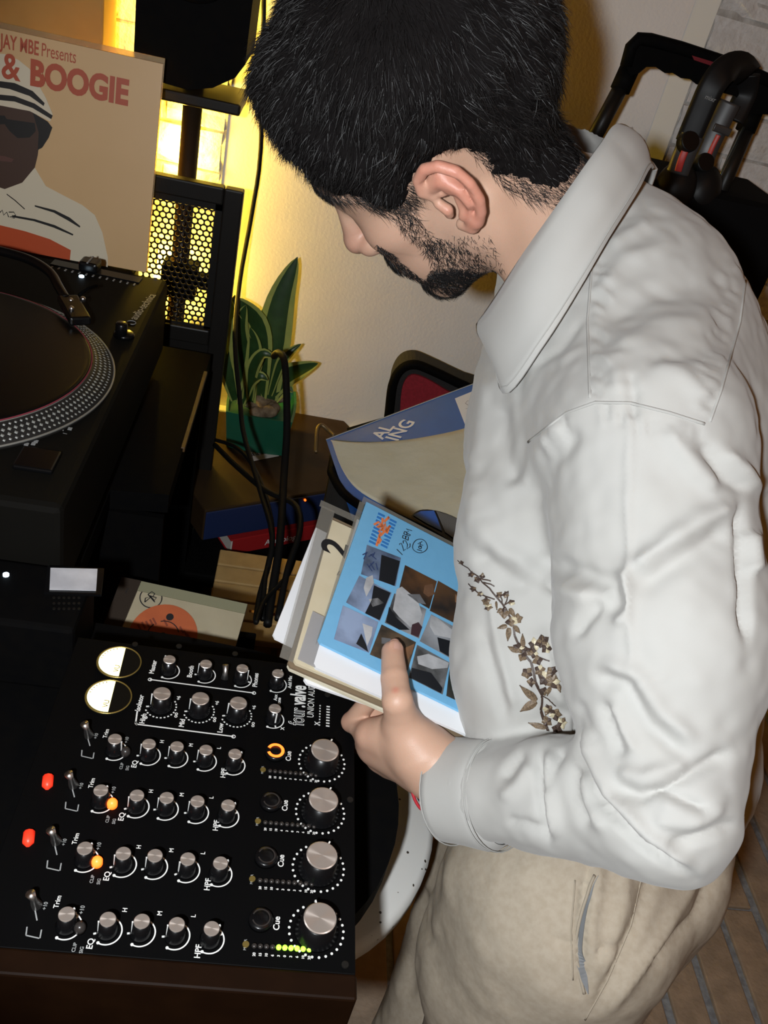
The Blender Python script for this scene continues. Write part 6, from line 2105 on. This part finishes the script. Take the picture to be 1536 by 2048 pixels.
# ================================================================== singles in his hand
GRP = 'singles held in his hand'
m_film = mat('clear_film', (0.9, 0.9, 0.9), 0.08, trans=1.0, ior=1.15)
m_filmd = mat('smoky_film', (0.30, 0.28, 0.24), 0.15, alpha=0.30)
m_wht = mat('white_paper', (0.74, 0.75, 0.77), 0.6)
m_crm = mat('cream_paper', (0.60, 0.53, 0.38), 0.7, noise=(25, (0.52, 0.44, 0.29), 0.7))
m_crm2 = mat('pale_cream_paper', (0.64, 0.60, 0.47), 0.7, noise=(25, (0.56, 0.5, 0.36), 0.7))
def stack_sheet(name, label, a, b, rot, h, th, m, wa=0.18, wb=0.18, cat_='record sleeve', bend=0.0):
    """sheet with corner a,b on the stack, turned by rot degrees, top face h below"""
    t = math.radians(rot)
    u = S_E1*math.cos(t)+S_E2*math.sin(t); v = -S_E1*math.sin(t)+S_E2*math.cos(t)
    o = SP(a, b, -h)
    T_ = thing(name, label, cat_, tuple(o+u*wa/2+v*wb/2-S_N*th), GRP)
    mb = MB(); mb.prism([o+u*0.003, o+v*0.003, o+v*(wb-0.003), o+v*wb+u*0.003, o+u*wa+v*wb, o+u*wa], -S_N*th)
    mb.build('sleeve', m, T_)
    return T_, o, u, v
m_blu = mat('light_blue_card', (0.165, 0.42, 0.66), 0.45, noise=(120, (0.15, 0.39, 0.62), 0.5))
TB_, bo, bu, bv_ = stack_sheet('single_sleeve', 'light blue picture sleeve with photo collage, topmost under his thumb', 0, 0, 0, 0.0, 0.0028, m_blu)
def bsp(x, y, h=0.0004):
    return onsleeve(x, y, h)
# plastic outer
fr = MB()
for p in (((0.178, -0.004), (0.187, -0.004), (0.187, 0.186), (0.178, 0.186)), ((-0.002, 0.0), (0.178, -0.006), (0.178, -0.0005), (0.0, -0.0005))):
    fr.prism([SP(a, b, -0.0018) for a, b in p], -S_N*0.0006)
fr.build('plastic_cover', m_filmd, TB_)
# collage: eight loose photo pieces, generic grey forms
m_ph = []
for k, (c0_, c1_, sc) in enumerate((((0.20, 0.27, 0.42), (0.008, 0.010, 0.016), 26), ((0.24, 0.31, 0.46), (0.010, 0.012, 0.02), 22), ((0.26, 0.33, 0.48), (0.02, 0.03, 0.06), 18), ((0.012, 0.011, 0.011), (0.11, 0.05, 0.02), 30), ((0.015, 0.014, 0.014), (0.09, 0.045, 0.02), 32),
                                  ((0.016, 0.016, 0.017), (0.40, 0.40, 0.42), 20), ((0.03, 0.03, 0.032), (0.30, 0.31, 0.33), 17), ((0.016, 0.015, 0.014), (0.14, 0.09, 0.05), 40), ((0.05, 0.05, 0.05), (0.33, 0.33, 0.34), 22), ((0.04, 0.035, 0.03), (0.012, 0.02, 0.016), 50))):
    m_ph.append(mat('photo_piece_%d' % k, c0_, 0.4, noise=(sc, c1_, 1.0, 6)))
# corners read off the photo (zoom of region 570,960: 3.94x)
zc_ = lambda x, y: (570+x/3.939, 960+y/3.939)
TILES = [([(645, 512), (912, 615), (870, 838), (598, 742)], 0), ([(585, 755), (840, 890), (745, 1115), (480, 965)], 1), ([(455, 990), (735, 1120), (660, 1362), (385, 1255)], 2),
         ([(945, 672), (1195, 800), (1135, 1015), (895, 870)], 3), ([(1205, 795), (1420, 920), (1380, 1150), (1140, 1030)], 4), ([(860, 895), (1112, 1020), (1055, 1250), (785, 1125)], 5),
         ([(1150, 1060), (1390, 1190), (1330, 1420), (1060, 1270)], 6), ([(760, 1140), (1030, 1280), (965, 1500), (668, 1375)], 7), ([(1040, 1300), (1295, 1440), (1240, 1690), (975, 1555)], 8), ([(1300, 1440), (1420, 1500), (1400, 1760), (1270, 1700)], 9)]
for pts, k in TILES:
    mb = MB(); mb.prism([bsp(*zc_(*p), 0.0002) for p in pts], S_N*0.0004); mb.build('collage_photo', m_ph[k], TB_)
m_pw = mat('photo_white', (0.46, 0.46, 0.47), 0.4, noise=(60, (0.28, 0.28, 0.29), 0.8))
m_pk = mat('photo_black', (0.010, 0.011, 0.014), 0.4)
m_ptan = mat('photo_tan', (0.26, 0.13, 0.06), 0.4, noise=(60, (0.1, 0.05, 0.03), 0.8))
m_pgrey = mat('photo_grey', (0.16, 0.16, 0.17), 0.4, noise=(50, (0.06, 0.06, 0.06), 0.8))
for pts, m in [([(640, 770), (690, 750), (700, 810), (640, 920), (620, 850)], m_pw), ([(760, 590), (905, 640), (862, 835), (740, 790)], m_pk), ([(700, 830), (832, 890), (745, 1105), (630, 1050), (680, 950)], m_pk), ([(660, 940), (730, 930), (780, 970), (690, 1000)], m_pw),
               ([(610, 1130), (690, 1160), (680, 1230), (645, 1310)], m_pw), ([(560, 1290), (600, 1210), (640, 1300), (655, 1355)], m_pk), ([(880, 860), (920, 840), (990, 900), (1040, 930), (1080, 1060), (1060, 1120), (990, 1160), (900, 1080), (850, 1020)], m_pw),
               ([(820, 1000), (870, 1080), (980, 1180), (900, 1180), (795, 1120)], m_pk), ([(960, 900), (1060, 900), (1110, 980), (1050, 970)], m_pgrey), ([(1000, 1140), (1050, 1120), (1080, 1160), (1050, 1240), (990, 1215)], mat('photo_plum', (0.05, 0.025, 0.03), 0.4)),
               ([(1100, 830), (1160, 820), (1180, 900), (1130, 920), (1090, 890)], m_ptan), ([(1340, 900), (1400, 930), (1380, 990), (1340, 960)], m_ptan), ([(1150, 1070), (1190, 1080), (1330, 1190), (1320, 1250), (1180, 1220), (1140, 1150)], m_pw),
               ([(1200, 1240), (1310, 1270), (1290, 1390), (1220, 1350)], m_pk), ([(1040, 1390), (1130, 1370), (1290, 1440), (1280, 1480), (1160, 1490), (1050, 1450)], m_pw), ([(1000, 1480), (1150, 1520), (1240, 1640), (1230, 1680), (985, 1555)], m_pk), ([(760, 1240), (830, 1250), (850, 1290), (760, 1290)], m_pgrey), ([(930, 1330), (1020, 1290), (1000, 1370), (960, 1420)], m_ptan), ([(1310, 1600), (1350, 1620), (1320, 1660)], m_pw)]:
    mb = MB(); mb.prism([bsp(*zc_(*p), 0.0007) for p in pts], S_N*0.0002); mb.build('photo_detail', m, TB_)
for k in range(9):                                    # twig marks on the first two pieces
    a = (640+RNG.uniform(0, 90), 540+RNG.uniform(0, 140)); b = (a[0]+RNG.uniform(-50, 50), a[1]+RNG.uniform(20, 60))
    V_, F_ = rects([bsp(*zc_(*a), 0.0009), bsp(*zc_(*b), 0.0009)], 0.0012, S_N); mesh_obj('photo_detail', V_, F_, mat('photo_navy', (0.03, 0.05, 0.13), 0.5), TB_)
# printed title block: blue bars with orange scrawl
m_bar = mat('title_blue', (0.03, 0.17, 0.46), 0.5)
m_scr2 = mat('title_orange', (0.72, 0.20, 0.07), 0.5)
for r_ in range(2):
    x0_p, y0_p, x1_p, y1_p = ((735, 255, 655, 500), (880, 330, 800, 552))[r_]
    dxp, dyp = x1_p-x0_p, y1_p-y0_p
    for k in range(9):
        t0 = k/9
        a = (x0_p+dxp*t0, y0_p+dyp*t0); ext = (52, 26)
        s_ = 1 if r_ == 0 else -1
        W4 = [(a[0], a[1]), (a[0]+s_*ext[0], a[1]+s_*ext[1]), (a[0]+s_*ext[0]+dxp*0.062, a[1]+s_*ext[1]+dyp*0.062), (a[0]+dxp*0.062, a[1]+dyp*0.062)]
        if k % 4 == 2:
            W4[1] = (a[0]+s_*ext[0]*0.5, a[1]+s_*ext[1]*0.5)
        mb = MB(); mb.prism([bsp(*zc_(*p), 0.0002) for p in W4], S_N*0.0003); mb.build('title_bar', m_bar, TB_)
for pts in ([(700, 352), (740, 330), (760, 345), (720, 372), (770, 365)], [(730, 375), (790, 350), (770, 400), (745, 390)], [(770, 300), (760, 400), (790, 330), (800, 410)], [(780, 330), (820, 290), (815, 310)], [(750, 440), (830, 360), (815, 385), (800, 420)], [(720, 520), (745, 440), (755, 470), (735, 500)], [(735, 400), (755, 420), (740, 440)]):
    V_, F_ = rects([bsp(*zc_(*p), 0.0009) for p in pts], 0.0024, S_N); mesh_obj('title_scrawl', V_, F_, m_scr2, TB_)
# pen notes: 122 BPM and a ringed 10A
def pen(pts, w=0.0009, nm='pen_stroke'):
    V_, F_ = rects([bsp(*zc_(*p), 0.0010) for p in pts], w, S_N); mesh_obj(nm, V_, F_, m_ink, TB_)
pen([(880, 545), (925, 590)]); pen([(905, 512), (900, 505), (915, 498), (925, 520), (935, 560), (948, 545)]); pen([(932, 500), (930, 480), (950, 478), (965, 510), (960, 545), (985, 525), (985, 500)])
pen([(925, 455), (970, 475)]); pen([(925, 455), (930, 435), (948, 442), (950, 462)]); pen([(950, 462), (955, 440), (972, 448), (970, 475)]); pen([(935, 425), (985, 440)]); pen([(935, 425), (942, 405), (960, 410), (960, 430)])
pen([(990, 435), (950, 410), (975, 405), (955, 385), (1000, 400)])
pen([(1063+58*math.cos(a)*(1+0.05*math.sin(3*a)), 520+54*math.sin(a)) for a in np.linspace(0, 6.5, 30)], 0.0008)
pen([(1040, 548), (1080, 560)]); pen([(1058, 520+14*math.sin(0))]+[(1066+12*math.cos(a)-2, 530+12*math.sin(a)) for a in np.linspace(0, 6.3, 10)]); pen([(1088, 515), (1045, 503), (1080, 485)]); pen([(1068, 512), (1064, 494)])

# the others under it, each a sheet of its own
def under(label, a, b, rot, h, th, m, film=False, wa=0.178, wb=0.18):
    T_, o, u, v = stack_sheet('single_sleeve', label, a, b, rot, h, th, m, wa, wb)
    if film:
        fr = MB(); fr.prism([o+S_N*0.0004-u*0.010-v*0.004, o+S_N*0.0004-u*0.010+v*wb, o+S_N*0.0004+v*wb, o+S_N*0.0004-v*0.004], -S_N*0.0008); fr.build('plastic_cover', m_filmd, T_)
    return T_, o, u, v
T1 = under('white paper sleeve directly under the light blue picture sleeve', -0.022, 0.004, -2, 0.0035, 0.0030, m_wht)
fr = MB(); fr.prism([SP(-0.022, -0.010, -0.0036), SP(0.03, -0.012, -0.0036), SP(0.03, 0.006, -0.0036), SP(-0.022, 0.006, -0.0036)], -S_N*0.0006); fr.build('plastic_cover', mat('glare_grey2', (0.40, 0.40, 0.42), 0.2, alpha=0.5), T1[0])
S2_ = under('cream sleeve with large figure 2, second under the blue one', -0.024, -0.012, -4, 0.0075, 0.0030, m_crm, wa=0.168)
fig = S2_[1]
c2 = S2_[1]+S2_[2]*0.130+S2_[3]*0.022+S_N*0.0004
tx = nrm(-S2_[2]*-1); 
W_, F_ = text_geo('2', 0.038, onsleeve(693, 1122, -0.0070), S2_[2], -S2_[3], 0.03); mesh_obj('lettering', W_, F_, m_ink, S2_[0])
for k in range(2):
    y0_ = 1150+k*58
    for pts in ([(674, y0_), (679, y0_-8), (682, y0_-2), (677, y0_-1), (684, y0_+4)], [(686, y0_-14), (684, y0_-10), (688, y0_-9)]):
        V_, F_ = rects([onsleeve(x-k*8, y, -0.0068) for x, y in pts], 0.0008, S_N); mesh_obj('pen_stroke', V_, F_, m_ink, S2_[0])
fr = MB(); fr.prism([S2_[1]+S2_[2]*0.178-S2_[3]*0.016+S_N*0.0002, S2_[1]+S2_[2]*0.186-S2_[3]*0.016+S_N*0.0002, S2_[1]+S2_[2]*0.186+S2_[3]*0.05+S_N*0.0002, S2_[1]+S2_[2]*0.178+S2_[3]*0.05+S_N*0.0002], -S_N*0.0006)
fr.prism([S2_[1]+S2_[2]*0.0-S2_[3]*0.012, S2_[1]+S2_[2]*0.18-S2_[3]*0.014, S2_[1]+S2_[2]*0.18, S2_[1]+S2_[2]*0.0], -S_N*0.0006); fr.build('plastic_cover', m_filmd, S2_[0])
under('brown edged sleeve in a clear cover below the figure 2 sleeve', -0.027, -0.015, -3, 0.0112, 0.0022, mat('brown_card', (0.18, 0.13, 0.08), 0.6))
under('pale cream sleeve sticking out furthest under the singles', -0.027, -0.014, -2, 0.0140, 0.0032, m_crm2, wb=0.185)
under('white sleeve at the bottom of the stack of singles', -0.030, 0.004, -8, 0.0178, 0.0028, m_wht, wb=0.175)
under('white narrow sleeve showing beside the cream one in his hand', 0.0, -0.034, 0, 0.0212, 0.0022, m_wht, wa=0.138)

# ================================================================== trolley handle and headphones at the right
YT = 1.42
def T3(x, y, d):
    return Yp(x, y, 1.50+(d-1.62))
TR = thing('trolley_case', 'black trolley case with raised pull handle against the brick wall', 'suitcase', (0.72, YT, 0.0))
hl0, hl1 = T3(1205, 240, 1.60), T3(1262, 140, 1.66)
def tube_px(pts, r, nm, par, m=m_satin, n=12, flat=None):
    mb = MB(); mb.tube([T3(*p) for p in pts], r, n, flat=flat); return mb.build(nm, m, par, True)
tube_px([(1180, 290, 1.62), (1247, 165, 1.66)], 0.0125, 'tube', TR)
tube_px([(1425, 420, 1.62), (1500, 245, 1.68)], 0.0125, 'tube', TR)
tube_px([(1418, 400, 1.605), (1488, 255, 1.665)], 0.003, 'tube_inset', TR, mat('tube_sheen', (0.10, 0.12, 0.13), 0.25, metal=0.8))
tube_px([(1240, 180, 1.655), (1258, 140, 1.665)], 0.0165, 'handle_sleeve', TR, m_black)
tube_px([(1490, 262, 1.675), (1508, 218, 1.685)], 0.0165, 'handle_sleeve', TR, m_black)
# grip with finger waves on its underside
gp = []
top = [(1252, 128), (1262, 90), (1278, 74), (1300, 76), (1360, 92), (1440, 118), (1500, 140), (1560, 168)]
bot = [(1560, 230), (1500, 226), (1470, 192), (1440, 184), (1424, 176), (1408, 172), (1392, 168), (1380, 158), (1362, 156), (1346, 146), (1330, 146), (1312, 134), (1292, 134), (1278, 146), (1262, 152)]
P_ = [T3(x, y, 1.655+0.00008*(x-1250)) for x, y in top+bot]
nrm_h = nrm(ray(1400, 130))
mb = MB(); mb.prism([p-nrm_h*0.014 for p in P_], nrm_h*0.028); GR = mb.build('grip', m_black, TR)
mb = MB(); mb.tube([T3(x, y+4, 1.645+0.00008*(x-1250)) for x, y in top], 0.010, 8); mb.build('grip_top', m_black, TR, True)
P_ = [T3(*p, 1.632) for p in ((1384, 111), (1440, 128), (1436, 136), (1388, 120))]
mb = MB(); mb.prism(P_, -nrm_h*0.002); mb.build('release_button', mat('dark_red_plastic', (0.16, 0.012, 0.018), 0.4), TR)
b0 = T3(1330, 400, 1.62); zt_ = T3(1380, 385, 1.6)[2]
mb = MB(); cb_ = T3(1400, 430, 1.62)
mb.obox((cb_[0], cb_[1]+0.06, zt_/2+0.06), np.eye(3), (0.145, 0.11, zt_/2-0.06+0.01), 0.02); mb.build('body', mat('black_nylon', (0.005, 0.005, 0.0055), 0.8, bump=(400, 0.4, 0.002), spec=0.05), TR)
for sx in (-0.12, 0.12):
    mb = MB(); mb.lathe((cb_[0]+sx-0.012, cb_[1]+0.06, 0.04), (1, 0, 0), [(0.038, 0), (0.04, 0.004), (0.04, 0.02), (0.038, 0.024)], 24); mb.build('wheel', m_black, TR, True)

HPN = thing('headphones', 'black folding headphones with red stripes hooked over the trolley grip', 'headphones', tuple(T3(1400, 330, 1.58)))
m_hp = mat('headphone_black', (0.008, 0.008, 0.0085), 0.45, spec=0.2)
m_hred = mat('headphone_red', (0.42, 0.035, 0.03), 0.45)
def band(pts, w, th, nm, m=m_hp, par=HPN):
    P_ = spline([T3(*p) for p in pts], 22)
    V_, F_ = [], []
    for i, p in enumerate(P_):
        T_ = nrm(P_[min(i+1, 21)]-P_[max(i-1, 0)]); v = nrm(CAM-p); S_ = nrm(np.cross(T_, v)); N_ = np.cross(S_, T_); N_ = N_ if N_@v > 0 else -N_
        ww = w if np.isscalar(w) else w[0]+(w[1]-w[0])*i/21
        for k in range(12):
            a = 2*math.pi*k/12
            ca, sa = math.cos(a), math.sin(a)
            f = (abs(ca)**4+abs(sa)**4)**-0.25
            V_.append(p+S_*ww*ca*f+N_*th*sa*f)
    for i in range(21):
        for k in range(12):
            F_.append((i*12+k, i*12+(k+1) % 12, (i+1)*12+(k+1) % 12, (i+1)*12+k))
    F_.append(tuple(range(11, -1, -1))); F_.append(tuple(21*12+k for k in range(12)))
    return mesh_obj(nm, V_, F_, m, par, True, recalc=True)
band([(1375, 285, 1.575), (1400, 225, 1.575), (1425, 170, 1.575), (1452, 138, 1.585), (1480, 132, 1.61), (1496, 150, 1.65)], (0.019, 0.021), 0.0040, 'headband')
band([(1496, 150, 1.65), (1490, 190, 1.66), (1465, 240, 1.65)], 0.018, 0.004, 'headband_rear')
band([(1460, 205, 1.63), (1435, 255, 1.625), (1412, 305, 1.62), (1400, 345, 1.62)], 0.017, 0.008, 'rear_arm', mat('headphone_grey', (0.035, 0.035, 0.037), 0.4))
band([(1385, 270, 1.57), (1372, 300, 1.57), (1355, 345, 1.575)], 0.0175, 0.008, 'front_arm', mat('headphone_grey', (0.035, 0.035, 0.037), 0.4))
band([(1370, 302, 1.557), (1362, 322, 1.557), (1356, 342, 1.56)], 0.0055, 0.002, 'red_stripe', m_hred)
band([(1437, 270, 1.608), (1426, 292, 1.607), (1419, 308, 1.607)], 0.0038, 0.002, 'red_stripe', m_hred)
band([(1428, 254, 1.606), (1446, 260, 1.606), (1460, 266, 1.606)], 0.006, 0.002, 'hinge_plate', mat('hinge_grey', (0.075, 0.075, 0.078), 0.35, metal=0.5))
m_piv = brushed('pivot_chrome', (0.05, 0.05, 0.052), 1.0)
for (x, y, d, r) in ((1377, 284, 1.562, 0.0155), (1408, 326, 1.60, 0.0150)):
    c = T3(x, y, d); v = nrm(nrm(CAM-c)+np.array([0.45, 0.0, 0.35]))
    mb = MB(); mb.lathe(c, v, [(r, -0.01), (r, 0.004), (r*0.92, 0.007)], 32); PV = mb.build('pivot', m_hp, HPN, True)
    mb = MB(); mb.lathe((0, 0, 0), (0, 0, 1), [(r*0.9, 0.0), (r*0.9, 0.0008)], 32)
    o = mesh_obj('pivot_cap', mb.v, mb.f, m_blackgl, None, False, base=(0, 0, 0)); o.parent = PV
    o.location = tuple(c+v*0.0072-ROOT[HPN.name]); o.rotation_euler = Vector(v).to_track_quat('Z', 'Y').to_euler()
for (x, y, d) in ((1345, 385, 1.585), (1395, 390, 1.60)):
    ff = Field(T3(x, y, d)-0.07, T3(x, y, d)+0.07, 0.005); ff.ell(T3(x, y, d), (0.032, 0.03, 0.04), None, 0.0); ff.ell(T3(x+6, y-12, d+.01), (0.032, 0.03, 0.04), None, 0.01)
    v_, q_ = ff.mesh(); mesh_obj('ear_cup', v_, q_, m_hp, HPN, True)
ha = T3(1409, 197, 1.560); hb_ = T3(1432, 206, 1.560)
W_, F_ = text_geo('mixr', 0.0095, ha, nrm(hb_-ha), nrm(np.cross(nrm(CAM-ha), nrm(hb_-ha))), 0.0); mesh_obj('lettering', W_, F_, m_dimprint, HPN)
